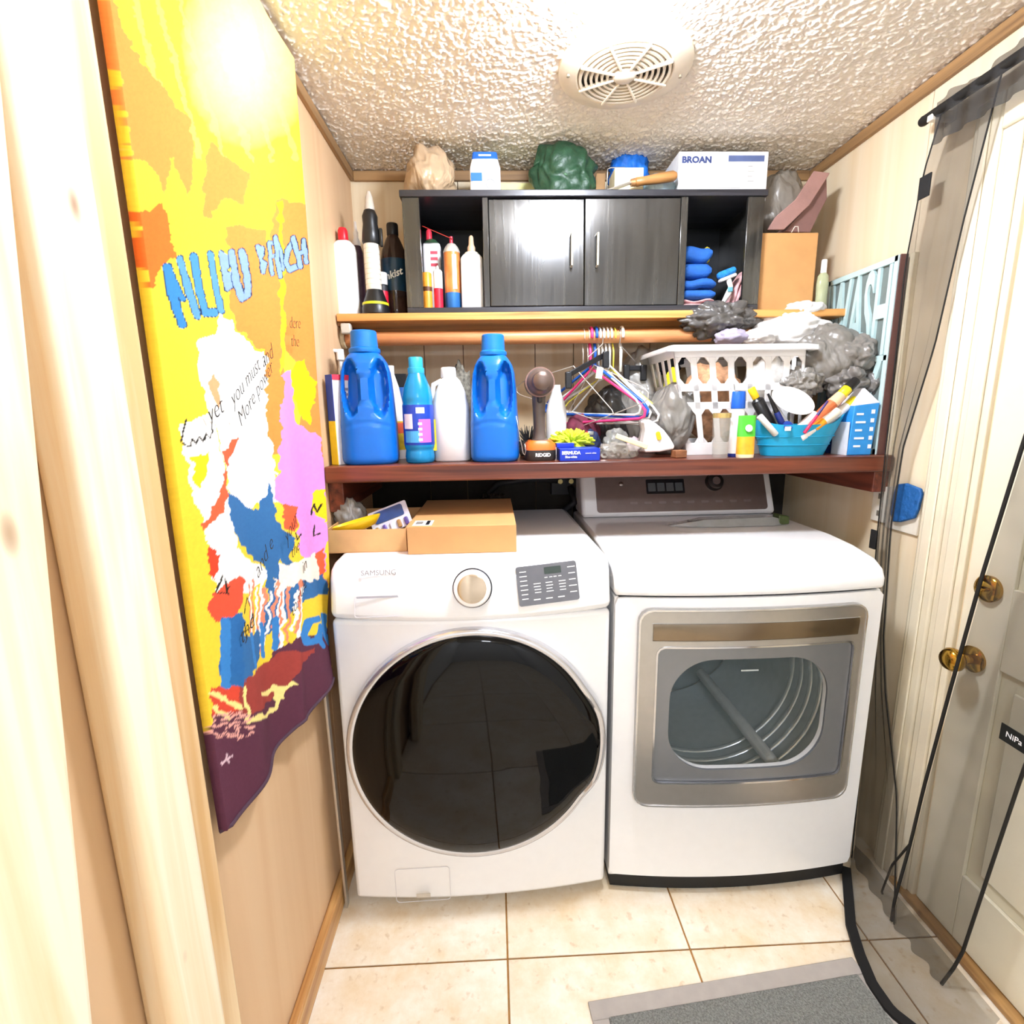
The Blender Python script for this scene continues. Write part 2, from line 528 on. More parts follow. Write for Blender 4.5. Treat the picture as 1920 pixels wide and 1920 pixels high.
# ================================================================== CEILING VENT
vc = (.795, -.532, HC)
vent = thing('ceiling_vent', 'round cream plastic fan grille on the textured ceiling', 'vent', vc)
PLA = M('#eee2cd', .45, var=.03)
vr = .157
prof = [(vr, .0), (vr, -.012), (vr - .010, -.018), (vr - .042, -.024), (vr - .046, -.020), (vr - .046, -.002)]
g = G(); g.lathe(vc, [(r, hh) for r, hh in prof], 48, (0, 0, 1), cap=False); g.obj('rim', PLA, vent, smooth=50)
g = G().lathe((vc[0], vc[1], HC - .0105), [(vr - .046, 0), (vr - .046, .002)], 40); g.obj('dark_duct', M('#4a443c', .8), vent)
for q in range(8):
    a = 2 * math.pi * (q + .35) / 8
    d = Vector((math.cos(a), math.sin(a), 0))
    p0 = Vector(vc) + d * .026 + Vector((0, 0, -.0255)); p1 = Vector(vc) + d * (vr - .043) + Vector((0, 0, -.0225))
    G().box((p0 + p1) / 2, ((p1 - p0).length, .0055, .009), rz=a).obj('spoke', PLA, vent, bevel=.001)
for rr in (.040, .053, .066, .079, .092, .105):
    G().lathe((vc[0], vc[1], HC - .026), [(rr - .0032, 0), (rr + .0028, .0), (rr + .0050, .011), (rr - .001, .011), (rr - .0032, 0)], 48, cap=False).obj('louvre_ring', PLA, vent, smooth=50)
G().lathe((vc[0], vc[1], HC - .031), [(.0, 0), (.022, .001), (.028, .006), (.028, .014)], 28).obj('hub', PLA, vent, smooth=50)
for sgn in (-1, 1):
    G().lathe((vc[0] + sgn * .135, vc[1] - .0, HC - .0275), [(0, 0), (.004, .001), (.004, .006)], 12).obj('screw', M('#a89a82', .4, .6), vent)

# ================================================================== LAMPS (both outside the frame)
lc = (.72, -.875, HC)
lamp = thing('ceiling_lamp', 'round white ceiling lamp just outside the upper frame edge', 'lamp', lc)
G().lathe((lc[0], lc[1], HC - .015), [(.085, 0), (.09, .003), (.09, .015)], 36).obj('base', M('#f2efe8', .5), lamp, smooth=40)
G().lathe((lc[0], lc[1], HC - .086), [(0, 0), (.045, .003), (.078, .016), (.092, .036), (.090, .054), (.078, .070)], 36).obj('glass_shade', EMIT('#eaf1ff', LAMP_POWER), lamp, smooth=True)
hc = (.80, -3.2, HC)
lamp2 = thing('ceiling_lamp', 'second ceiling lamp above and behind the viewer', 'lamp', hc)
G().lathe((hc[0], hc[1], HC - .02), [(.15, 0), (.155, .004), (.155, .02)], 36).obj('base', M('#f2efe8', .5), lamp2, smooth=40)
G().lathe((hc[0], hc[1], HC - .08), [(0, 0), (.06, .003), (.11, .02), (.14, .06)], 36).obj('glass_shade', EMIT('#e6eeff', HALL_POWER), lamp2, smooth=True)

# ================================================================== WASHER
WHITE = M('#f4f3f2', .22, var=.01, coat=.3)
WHITE2 = M('#efeeee', .3, var=.01)
CHROME = M('#c8c8cc', .12, 1., var=.03)
SILV = M('#a9a7a4', .28, 1., var=.04, scale=8)
wc, whw = .4018, .343
def wbow(p):
    u = (p.x - wc) / whw
    y = p.y
    if y < -.6:
        y -= .022 * (1 - u * u)
    return Vector((p.x, y, p.z))
def wz(g):
    g.xf(wbow); return g.rotz((.0588, -.74), .0234)
wash = thing('washing_machine', 'white front loading washing machine with big round black door', 'washing machine', (wc, -.4, 0))
def xprof(prof, x0, x1, n=15):
    """closed (y,z) outline swept along x"""
    g = G()
    return g.loft([[(x0 + (x1 - x0) * i / (n - 1), y, z) for y, z in prof] for i in range(n)])
body = xprof([(-.738, .032), (-.738, .838), (-.06, .838), (-.06, .032)], wc - whw, wc + whw)
wz(body).obj('body', WHITE, wash, bevel=.012, seg=3)
cp = xprof([(-.742, .842), (-.744, .862), (-.727, .940), (-.712, .962), (-.682, .971), (-.06, .971), (-.06, .842)], wc - whw, wc + whw, 17)
def cpx(p):
    # lower seam curves down in the middle
    u = (p.x - wc) / whw
    return Vector((p.x, p.y, p.z - (.014 * (1 - u * u) if (p.y < -.7 and p.z < .87) else 0)))
cp.xf(cpx)
panel = wz(cp).obj('control_panel', WHITE, wash, bevel=.016, seg=4)
def on_panel(px, py):
    """point on the sloped panel face"""
    p = P(px, py, y=-.745)
    for _ in range(4):
        t = (p[2] - .862) / (.940 - .862)
        yy = -.744 + .017 * t
        u = (p[0] - wc) / whw
        yy -= .022 * (1 - u * u)
        yy += (p[0] - .0588) * .0234
        p = P(px, py, y=yy)
    return p
nrm = Vector((-.02, -.977, .213)).normalized()
ez_ = nrm; ex_ = Vector((1, .0234, 0)).normalized(); ey_ = ez_.cross(ex_)
kc = Vector(on_panel(886, 1102))
kn = G().lathe(kc - nrm * .004, [(.0475, 0), (.0475, .008), (.045, .009)], 40, nrm).obj('dial_ring', M('#3a3a3e', .3, .8), panel, smooth=40)
G().lathe(kc + nrm * .004, [(.0445, 0), (.0445, .012), (.041, .020), (.034, .021)], 40, nrm).obj('dial', M('#f0ece8', .25), kn, smooth=40)
G().lathe(kc + nrm * .021, [(.036, 0), (.034, .005), (.028, .006), (0, .006)], 40, nrm).obj('dial_cap', M('#c9b49c', .12, 1., var=.04), kn, smooth=40)
dcs = [Vector(on_panel(*q)) for q in ((963, 1062), (1082, 1048), (1091, 1127), (970, 1138))]
dctr = sum(dcs, Vector()) / 4
dw, dh = .150, .096
dx_ = (dcs[1] - dcs[0]).normalized(); dy_ = nrm.cross(dx_)
dp = G().prism(rrect(dw, dh, .006), dctr - nrm * .003, dx_, dy_, nrm, .006).obj('display_panel', M('#6f6f74', .25, .3), panel)
def dloc(u, v, o=.0034):
    return dctr + dx_ * (u * dw) + dy_ * (v * dh) + nrm * o
G().prism(rrect(.042, .017, .002), dloc(.10, .33, .0026), dx_, dy_, nrm, .001).obj('screen', M('#39443f', .15), dp)
LT = M('#f2f2f2', .5)
g = G()
rr_ = random.Random(3)
for u, n_ in ((-.39, 7), (.41, 5)):
    for q in range(n_):
        g.prism(rrect(.016 + .004 * rr_.random(), .0022, .0008), dloc(u, .36 - q * .8 / n_, .0031), dx_, dy_, nrm, .0003)
for u in (-.02, .06, .13, .21):
    g.prism(rrect(.008, .002, .0008), dloc(u, .16, .0031), dx_, dy_, nrm, .0003)
for u in (-.18, .02, .23):
    for q in range(4):
        g.prism(rrect(.013 + .006 * rr_.random(), .002, .0008), dloc(u + .01 * rr_.random(), .03 - q * .075, .0031), dx_, dy_, nrm, .0003)
for u in (-.2, 0, .2):
    g.prism(rrect(.017, .0026, .001), dloc(u, -.37, .0031), dx_, dy_, nrm, .0003)
g.obj('button_print', LT, dp)
text('SAMSUNG', .0175, Vector(on_panel(710, 1074)) + nrm * .0012, ex_, ey_, M('#97938f', .4, .2), panel, 'logo', sx=1.05)
d0 = Vector(on_panel(713, 1137)) + nrm * .0006
G().frame(rrect(.122, .050, .006), rrect(.1185, .0465, .005), d0, ex_, ey_, nrm, .0009).obj('detergent_drawer', M('#dcdade', .4), panel)
s0 = Vector(on_panel(713, 1119)) + nrm * .001
G().prism(rrect(.112, .0045, .002), s0, ex_, ey_, nrm, .001).obj('drawer_grip', M('#a9a7ad', .5), panel)
# door
dz, dR = .497, .306
def wring(rf, n=96):
    return [(rf(2 * math.pi * j / n) * math.cos(2 * math.pi * j / n), rf(2 * math.pi * j / n) * math.sin(2 * math.pi * j / n)) for j in range(n)]
def ear(t):
    t = (t + math.pi) % (2 * math.pi) - math.pi
    s_ = lambda x: 0 if x < 0 else 1 if x > 1 else x * x * (3 - 2 * x)
    a = math.degrees(t)
    return s_((a + 32) / 14) * s_((32 - a) / 22)
def gl(t): return dR - .006 * (1 if -70 < math.degrees((t + math.pi) % (2 * math.pi) - math.pi) < 60 else 0) * 0 + .014 * ear(t)
yd = -.748
doc = lambda r_, y: [(wc - .004 + a, y, dz + c) for a, c in r_]
door = G().loft([doc(wring(lambda t: gl(t) + .014), -.752), doc(wring(lambda t: gl(t) + .014), -.772), doc(wring(lambda t: gl(t) + .010), -.779), doc(wring(lambda t: gl(t) + .003), -.781), doc(wring(lambda t: gl(t) - .006), -.775)], cap=False)
dro = door.rotz((.0588, -.74), .0234).obj('door', M('#cfcfd4', .18, .75, var=.02), wash, smooth=50)
rings = []
for fr, dd in ((1.0, 0), (.985, .006), (.95, .012), (.85, .018), (.7, .023), (.5, .027), (.3, .029), (.12, .030)):
    rings.append(doc(wring(lambda t: gl(t) * fr), -.775 - dd))
gg = G().loft(rings)
gg.rotz((.0588, -.74), .0234).obj('glass', M('#030304', .04, var=.02, spec=.32), dro, smooth=True)
f0 = P(793, 1662, y=-.765)
G().frame(rrect(.145, .105, .010), rrect(.1425, .1025, .009), (f0[0], -.7625, .094), (1, .02, 0), (0, 0, 1), (0, -1, 0), .001).obj('filter_cover', M('#d2d0d4', .4), wash)
G().box((f0[0] - .0, -.764, .060), (.038, .002, .012)).obj('filter_latch', M('#cfc6b8', .5), wash, bevel=.002)
for sx in (-.28, .28):
    for yy in (-.66, -.14):
        G().lathe((wc + sx, yy, 0), [(.025, 0), (.025, .012), (.012, .014), (.012, .036)], 16).obj('foot', M('#2c2c2e', .7), wash)

# ================================================================== DRYER
dx0, dx1 = .7563, 1.4423
dc = (dx0 + dx1) / 2
def dbow(p):
    u = (p.x - dc) / .343
    y = p.y
    if y < -.6:
        y -= .026 * (1 - u * u)
    return Vector((p.x, y, p.z))
dry = thing('tumble_dryer', 'white tumble dryer with square silver window door and rear console', 'dryer', (dc, -.38, 0))
g = G()
g.bx(dx0, dx0 + .012, -.712, -.05, .042, .868); g.bx(dx1 - .012, dx1, -.712, -.05, .042, .868); g.bx(dx0, dx1, -.06, -.05, .042, .868); g.bx(dx0, dx1, -.712, -.05, .042, .052)
g.obj('body', WHITE, dry, bevel=.004)
def dens(outline, n):
    o = [Vector((a, c)) for a, c in outline]; L = [0]
    for a, c in zip(o, o[1:] + o[:1]):
        L.append(L[-1] + (c - a).length)
    out = []; pts = o + o[:1]
    for q in range(n):
        t = L[-1] * q / n
        i = max(j for j in range(len(o)) if L[j] <= t + 1e-9)
        f = (t - L[i]) / max(L[i + 1] - L[i], 1e-9)
        out.append(tuple(pts[i].lerp(pts[i + 1], f)))
    return out
FO = ((dc, -.722, 0), (1, 0, 0), (0, 0, 1), (0, 1, 0))
def offs(o, du, dv): return [(a + du, c + dv) for a, c in o]
opx, opz, opw, oph = (.898 + 1.305) / 2 - dc, .553, .412, .312
hole = dens(rrect(opw, oph, .11, 10), 160)
# align starting points
front = offs(dens(rrect(.686, .810, .012, 4), 160), 0, .463)
g = G().frame(front, offs(hole, opx, opz), *FO, .012)
g.xf(dbow).obj('front_panel', WHITE, dry, smooth=30)
lid = xprof([(-.722, .872), (-.723, .900), (-.712, .922), (-.680, .941), (-.60, .955), (-.50, .962), (-.05, .962), (-.05, .872)], dx0 - .002, dx1 + .002, 17)
lid.xf(dbow).obj('top_lid', WHITE, dry, bevel=.010, seg=3)
xprof([(-.708, .006), (-.708, .050), (-.06, .050), (-.06, .006)], dx0 + .006, dx1 - .006).xf(dbow).obj('plinth', M('#141414', .6), dry)
dw_o = dens(rrect(.580, .553, .035, 8), 160); dw_i = dens(rrect(.507, .382, .02, 8), 160)
DOOR_Z = .567
df = G().frame(offs(dw_o, .002, DOOR_Z), offs(dw_i, .012, .553), (dc, -.735, 0), *FO[1:], .013).xf(dbow).obj('door', M('#b3b0ac', .3, .85, var=.03), dry, smooth=30)
G().frame(offs(dens(rrect(.512, .387, .022, 8), 160), .012, .553), offs(dens(rrect(.503, .378, .018, 8), 160), .012, .553), (dc, -.737, 0), *FO[1:], .006).xf(dbow).obj('window_trim', CHROME, df, smooth=30)
G().frame(offs(dens(rrect(.506, .381, .02, 8), 160), .012, .553), offs(hole, opx, opz), (dc, -.729, 0), *FO[1:], .006).xf(dbow).obj('window_surround', M('#84868a', .3, .5, var=.02), df, smooth=30)
G().frame(offs(dw_o, .002, DOOR_Z), offs(dens(rrect(.572, .545, .032, 8), 160), .002, DOOR_Z), (dc, -.7375, 0), *FO[1:], .004).xf(dbow).obj('door_edge', M('#d6d4d2', .2, .8), df, smooth=30)
hx0, hx1 = .842, 1.372
hr_ = xprof([(-.7365, .838), (-.729, .833), (-.7245, .815), (-.737, .8075), (-.718, .8075), (-.718, .838)], hx0, hx1, 15).xf(dbow).obj('handle_recess', M('#c4c4c2', .2, .9, var=.03), df, smooth=35)
xprof([(-.7375, .807), (-.7395, .800), (-.7375, .764), (-.734, .760), (-.718, .760), (-.718, .807)], hx0 + .004, hx1 - .004, 15).xf(dbow).obj('handle', M('#857664', .2, 1., var=.15, scale=6), df, smooth=35)
gls = G()
gls.grid(lambda u, v: (dc + opx - opw / 2 + opw * u, -.722, opz - oph / 2 + oph * v), 9, 5)
gls.xf(dbow).obj('glass', M('#6a7a7c', .06, alpha=.22, var=.02), df)
# drum
dcx, dcz, dr_ = dc + .0, .53, .285
g = G()
n = 56
prof = []
for q in range(14):
    yy = -.69 + q * .044
    prof.append((dr_ + (.004 if q % 2 else 0), yy))
g.lathe((dcx, 0, dcz), prof, n, (0, 1, 0), cap=False)
drum = g.obj('drum', M('#c6cdce', .4, .35, var=.05), dry, smooth=40)
G().lathe((dcx, -.112, dcz), [(dr_ + .004, 0), (dr_ + .004, .004)], n, (0, 1, 0)).obj('drum_back', M('#7d8588', .4, .7), drum)
for q in range(3):
    a = math.radians(65 + 120 * q)
    c0 = Vector((dcx + math.cos(a) * (dr_ - .03), -.40, dcz + math.sin(a) * (dr_ - .03)))
    G().box(c0, (.07, .52, .035), ry=-a).obj('baffle', M('#c9cbc8', .35), drum, bevel=.012)
G().lathe((dcx - .02, -.118, dcz + .03), [(.09, 0), (.09, -.006), (.02, -.012), (0, -.012)], 30, (0, 1, 0)).obj('drum_vent', M('#9aa0a0', .35, .8), drum, smooth=40)
for q in range(4):
    G().lathe((dcx, -.62 + .045 * q, dcz), [(dr_ - .002, 0), (dr_ - .012, .006), (dr_ - .002, .014)], n, (0, 1, 0), cap=False).obj('drum_ridge', M('#d9dedf', .25, .6), drum, smooth=True)
g = G().lathe((dcx, -.70, dcz), [(.30, 0), (dr_, .02)], n, (0, 1, 0), cap=False).obj('drum_lip', M('#70777a', .5), drum, smooth=True)
G().box((dc - .005, -.7275, opz + oph / 2 - .032), (.045, .0008, .004)).xf(dbow).obj('window_print', M('#b8c0c0', .5), df)
# console
cprof = [(-.205, .964), (-.205, .978), (-.145, 1.118), (-.125, 1.126), (-.05, 1.126), (-.05, .964)]
con = xprof(cprof, dx0 + .006, dx1 - .002, 5).obj('console', WHITE2, dry, bevel=.012, seg=3)
cn = Vector((0, -.919, .394)); ceu = Vector((1, 0, 0)); cev = cn.cross(ceu)
co = Vector((dc + .015, -.1765, 1.042))
G().prism(rrect(.60, .134, .012), co - cn * .002, ceu, cev, cn, .005).obj('console_panel', M('#8d7f7a', .32, .7, var=.05), con)
G().prism(rrect(.135, .052, .004), co + ceu * -.055 + cev * .022, ceu, cev, cn, .0045).obj('console_display', M('#1c1c20', .15), con)
for q in range(4):
    G().prism(rrect(.026, .030, .002), co + ceu * (-.055 - .048 + .032 * q) + cev * .020 + cn * .0035, ceu, cev, cn, .0018).obj('display_block', M('#5f6468', .3), con)
kk = G().lathe(co + ceu * .12 + cev * .034, [(.032, 0), (.032, .008), (.027, .02), (.018, .022), (0, .022)], 30, cn).obj('console_dial', M('#4a4646', .2, .8), con, smooth=40)
G().lathe(co + ceu * .12 + cev * .034 + cn * .022, [(.015, 0), (.014, .003), (0, .003)], 24, cn).obj('dial_cap', CHROME, kk, smooth=40)
G().lathe(co + ceu * -.21 + cev * .034 + cn * .002, [(.009, 0), (.008, .004), (0, .005)], 20, cn).obj('logo_badge', M('#b0a6a2', .2, .8), con, smooth=True)
for q in range(9):
    G().prism(rrect(.026, .008, .003), co + ceu * (-.17 + .05 * q) + cev * -.035 + cn * .003, ceu, cev, cn, .001).obj('console_button', M('#9c8f8a', .3, .6), con)
for sx in (-.28, .28):
    for yy in (-.64, -.14):
        G().lathe((dc + sx, yy, 0), [(.022, 0), (.022, .010), (.011, .012), (.011, .01)], 12).obj('foot', M('#2c2c2e', .7), dry)

# ================================================================== SHELVES, ROD, CABINET
REDWOOD = WOOD('#7e4029', '#42190f', 'x', 1.0, .34, coat=.15)
REDTOP = REDWOOD
sh = thing('lower_shelf', 'dark red stained plank shelf above the washer and dryer', 'shelf', (W / 2, -.27, 1.145))
G().bx(.004, W - .004, -.53, -.003, 1.145, ZS).obj('plank', REDWOOD, sh, bevel=.004)
G().bx(W - .045, W - .001, -.515, -.01, 1.085, 1.145).obj('cleat', WOOD('#8a4630', '#47201a', 'y', 1, .35), sh, bevel=.002)
G().bx(.001, .042, -.50, -.01, 1.06, 1.145).obj('cleat', WOOD('#8a4630', '#47201a', 'y', 1, .35), sh, bevel=.002)
us = thing('upper_shelf', 'orange pine plank shelf carrying the black cabinet', 'shelf', (W / 2, -.15, ZU - .022))
UW = WOOD('#e2a45c', '#b06c2c', 'x', 1.1, .4)
G().bx(.004, W - .004, -.302, -.003, ZU - .022, ZU).obj('plank', UW, us, bevel=.002)
G().bx(.001, .022, -.29, -.02, ZU - .034, ZU - .0225).obj('cleat', WOOD('#a8764a', '#6c4424', 'y', 1, .5), us, bevel=.002)
G().bx(W - .022, W - .001, -.29, -.02, ZU - .034, ZU - .0225).obj('cleat', WOOD('#a8764a', '#6c4424', 'y', 1, .5), us, bevel=.002)
brk = G().box((.028, -.292, ZU - .042), (.03, .022, .03)).obj('bracket', M('#c9c2b4', .5, .2), us, bevel=.004)
rodz, rody = 1.557, -.25
rod = thing('closet_rod', 'round wooden closet rod below the upper shelf', 'rod', (W / 2, rody, rodz - .018))
G().cyl((.012, rody, rodz), (W - .012, rody, rodz), .021, n=24).obj('dowel', WOOD('#d79a66', '#b87444', 'x', 1, .4), rod, smooth=40)
for x0, x1 in ((.0005, .014), (W - .014, W - .0005)):
    G().cyl((x0, rody, rodz), (x1, rody, rodz), .028, n=24).obj('rod_socket', M('#cbb894', .5), rod, smooth=40, bevel=.002)

BLK = WOOD('#33322f', '#191918', 'z', 1.6, .20, contrast=.8, coat=1.0)
BLKX = WOOD('#34343a', '#222226', 'x', 1.6, .3)
cy = -.288
cx0 = P(758, 470, y=cy)[0]; cx1 = P(1428, 470, y=cy)[0]
cab = thing('wall_cabinet', 'black wood grain cabinet with two doors and open cubbies', 'cabinet', ((cx0 + cx1) / 2, -.15, ZU + .001))
zc0, zc1 = ZU + .001, ZC
G().bx(cx0 - .006, cx1 + .006, cy - .006, -.012, zc1 - .018, zc1).obj('top_board', BLKX, cab, bevel=.002)
G().bx(cx0, cx1, cy - .002, -.012, zc0, zc0 + .016).obj('bottom_board', BLKX, cab, bevel=.002)
G().bx(cx0, cx1, -.016, -.010, zc0 + .016, zc1 - .018).obj('back_board', M('#14161a', .5), cab)
xd = [P(a, 470, y=cy)[0] for a in (790, 906, 917, 1096, 1274, 1287, 1397)]
G().bx(cx0, cx0 + .016, cy + .012, -.017, zc0 + .016, zc1 - .018).obj('side_board', BLK, cab)
G().bx(cx1 - .016, cx1, cy + .012, -.017, zc0 + .016, zc1 - .018).obj('side_board', BLK, cab)
G().bx(cx0, xd[0], cy, cy + .012, zc0 + .016, zc1 - .018).obj('front_stile', BLK, cab, bevel=.0015)
G().bx(xd[6], cx1, cy, cy + .012, zc0 + .016, zc1 - .018).obj('front_stile', BLK, cab, bevel=.0015)
G().bx(xd[1], xd[2], cy, -.017, zc0 + .016, zc1 - .018).obj('divider', BLK, cab, bevel=.0015)
G().bx(xd[4], xd[5], cy, -.017, zc0 + .016, zc1 - .018).obj('divider', BLK, cab, bevel=.0015)
for q, (a, c, hpx) in enumerate(((xd[2], xd[3], 1071), (xd[3], xd[4], 1119))):
    dd = G().bx(a + .0015, c - .0015, cy - .002 + .003 * q, cy + .013 + .003 * q, zc0 + .018, zc1 - .021)
    if q == 0:      # left door sits slightly askew, its top leaning back
        dd.xf(lambda p: Vector((p.x, p.y + (p.z - zc0) * .030, p.z)))
    else:
        dd.rotz((c, cy), -.012)
    d_ = dd.obj('door', BLK, cab, bevel=.0015)
    ht, hb = P(hpx, 440, y=cy)[2], P(hpx, 500, y=cy)[2]
    hx = P(hpx, 470, y=cy)[0]
    G().tube([(hx, cy, ht), (hx, cy - .017, ht), (hx, cy - .017, hb), (hx, cy, hb)], .0038, 10).obj('handle', M('#e9e3d2', .25, .6), d_, smooth=60)

# ================================================================== BANNER ON THE LEFT WALL
def inpoly(px, py, poly):
    r = np.zeros(px.shape, bool); n = len(poly)
    for i in range(n):
        x0, y0 = poly[i]; x1, y1 = poly[(i + 1) % n]
        if y0 == y1:
            continue
        c = (y0 > py) != (y1 > py)
        r ^= c & (px < (x1 - x0) * (py - y0) / (y1 - y0) + x0)
    return r
def near(px, py, pts):
    d = np.full(px.shape, 1e9)
    for (x0, y0), (x1, y1) in zip(pts[:-1], pts[1:]):
        L = (x1 - x0) ** 2 + (y1 - y0) ** 2 + 1e-9
        t = np.clip(((px - x0) * (x1 - x0) + (py - y0) * (y1 - y0)) / L, 0, 1)
        d = np.minimum(d, np.hypot(px - x0 - t * (x1 - x0), py - y0 - t * (y1 - y0)))
    return d
NU, NV = 230, 620
bz0, bz1 = .685, 2.118
uu, vv = np.meshgrid(np.linspace(0, 1, NU), np.linspace(0, 1, NV))
BZ = bz0 + (bz1 - bz0) * vv
yr = np.interp(BZ, [.685, .74, .80, .92, 1.2, 1.5, 1.77, 2.12], [-.735, -.728, -.715, -.668, -.622, -.600, -.584, -.574])
BY = -1.207 + (yr + 1.207) * uu
fold = np.clip(1 - (BZ - .685) / .9, 0, 1)
BX = .030 + .007 * np.sin(BY * 22 + 1.2) * (.35 + fold) + .004 * np.sin(BY * 41 + BZ * 3) * fold + .028 * fold ** 2 * uu ** 3 + .006 * np.exp(-((uu - .62) / .03) ** 2) * fold
BX -= .012 * (uu < .004)
VB = np.stack([BX, BY, BZ], -1).reshape(-1, 3)
# the print is laid out on the flat cloth; coordinates were read off the photograph
px, py = Qv(np.stack([np.full(BY.size, .03), BY.ravel(), BZ.ravel()], -1))
wob = lambda s_, a: a * (vnoise(px + 500, py + 500, s_, 11) - .5) * 2
px = px + wob(14, 5) + wob(5, 2); py = py + (vnoise(px + 90, py + 700, 12, 12) - .5) * 12
C = np.zeros((px.size, 3)); C[:] = lin('#f2cb3a')
def fill(poly, hx): C[inpoly(px, py, poly)] = lin(hx)
def stroke(pts, w, hx): C[near(px, py, pts) < w] = lin(hx)
pale = np.clip(1 - np.hypot((px - 470) / 130, (py - 90) / 190), 0, 1)[:, None] ** .7  # washed-out glow of the ceiling lamp, painted into the towel colour
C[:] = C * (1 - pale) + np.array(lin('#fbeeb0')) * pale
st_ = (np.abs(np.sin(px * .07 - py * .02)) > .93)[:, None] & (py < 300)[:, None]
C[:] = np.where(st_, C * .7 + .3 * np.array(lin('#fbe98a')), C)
OR, OR2 = '#ee8c42', '#ff8f2e'
fill([(180, 0), (218, 0), (232, 60), (262, 110), (290, 150), (322, 195), (356, 225), (364, 285), (352, 368), (340, 340), (318, 298), (306, 362), (296, 335), (272, 305), (250, 300), (225, 150)], OR)
fill([(255, 300), (300, 345), (298, 385), (272, 400), (262, 390)], '#f2cb3a')
fill([(395, 262), (430, 300), (470, 326), (452, 384), (425, 372), (398, 408), (378, 402), (385, 340)], OR)
fill([(262, 400), (304, 382), (324, 480), (305, 500), (286, 546), (275, 500)], '#e66c28')
fill([(300, 520), (330, 500), (345, 620), (360, 790), (335, 800)], '#f2d83a')
fill([(425, 430), (455, 422), (492, 430), (500, 470), (520, 375), (580, 380), (600, 640), (612, 870), (570, 830), (560, 690), (530, 640), (533, 720), (522, 850), (500, 870), (498, 660), (470, 630), (445, 610), (432, 560), (440, 500)], OR)
fill([(522, 380), (532, 380), (536, 680), (524, 700)], '#f5c22a')
fill([(545, 690), (572, 670), (590, 720), (583, 800), (565, 780), (550, 740)], '#f2cc16')
WHT = '#f7f2ea'
fill([(364, 640), (404, 625), (416, 580), (440, 610), (470, 640), (498, 665), (500, 790), (512, 850), (520, 940), (470, 950), (430, 930), (415, 860), (400, 800), (380, 760), (370, 700)], WHT)
fill([(335, 800), (392, 775), (415, 870), (425, 925), (445, 1030), (520, 1075), (470, 1110), (400, 1120), (385, 1000), (360, 920)], WHT)
fill([(356, 860), (385, 850), (380, 900), (365, 915)], '#ffdf22')
fill([(385, 720), (405, 705), (415, 760), (390, 745)], '#f3a070')
fill([(528, 700), (545, 690), (552, 790), (600, 825), (610, 940), (607, 1090), (580, 1080), (556, 1040), (545, 960), (515, 935), (520, 850)], '#e08fd6')
RD = '#f0603c'
fill([(378, 985), (400, 930), (420, 880), (415, 850), (430, 830), (455, 820), (440, 850), (420, 880), (422, 930), (410, 960), (380, 1000)], RD)
fill([(384, 1020), (405, 1040), (400, 1085), (388, 1070)], '#e8452a')
fill([(392, 1110), (445, 1078), (460, 1090), (445, 1130), (430, 1165), (395, 1165), (388, 1140)], '#ef5338')
fill([(525, 945), (548, 950), (545, 1000), (530, 985)], RD)
fill([(575, 1060), (606, 1030), (607, 1100), (575, 1100)], RD)
fill([(585, 925), (606, 915), (608, 975), (590, 960)], '#ffd022')
fill([(520, 1060), (590, 1040), (600, 1090), (560, 1090), (505, 1150)], '#f7e7d6')
BL = '#35699c'
fill([(421, 921), (455, 938), (490, 960), (503, 905), (512, 940), (522, 985), (546, 1012), (540, 1060), (523, 1052), (520, 1090), (500, 1060), (470, 1035), (448, 1018), (432, 980)], BL)
fill([(500, 1130), (530, 1110), (560, 1088), (606, 1082), (607, 1112), (560, 1128), (530, 1160), (510, 1195), (490, 1235), (475, 1260), (480, 1200)], BL)
stroke([(510, 1060), (512, 1120), (505, 1170)], 5, BL)
for q in range(16):
    a = 470 + q * 6 + 3 * math.sin(q * 5)
    stroke([(a, 1100 + 12 * math.sin(q * 2.1)), (a - 6, 1200 + 25 * math.sin(q * 1.3))], 2.2, WHT if q % 2 else '#f08a68')
BR = '#5c3242'
fill([(470, 1290), (500, 1250), (535, 1205), (612, 1180), (612, 1330), (450, 1600), (400, 1560), (402, 1345), (440, 1310)], BR)
fill([(398, 1290), (470, 1265), (530, 1225), (575, 1215), (540, 1290), (500, 1330), (430, 1340), (398, 1345)], '#9c4038')
fill([(396, 1290), (435, 1280), (440, 1330), (400, 1345)], '#d84a34')
fill([(412, 1158), (446, 1152), (452, 1205), (446, 1290), (412, 1288)], '#2c66a0')
fill([(440, 1200), (480, 1190), (490, 1230), (450, 1280)], BL)
for pts in ([(450, 1290), (455, 1355)], [(455, 1350), (510, 1340), (528, 1318), (530, 1290), (548, 1283)], [(530, 1290), (490, 1300)], [(400, 1300), (440, 1325)], [(402, 1320), (425, 1345)]):
    stroke(pts, 4, '#f3df8c')
for q in range(60):
    a, c = 400 + rng.random() * 60, 1335 + rng.random() * 50
    stroke([(a, c), (a + 7, c - 4)], 1.3, '#e9a89a')
stroke([(415, 1430), (435, 1415)], 2, '#d8b8c0'); stroke([(425, 1410), (428, 1430)], 2, '#d8b8c0')
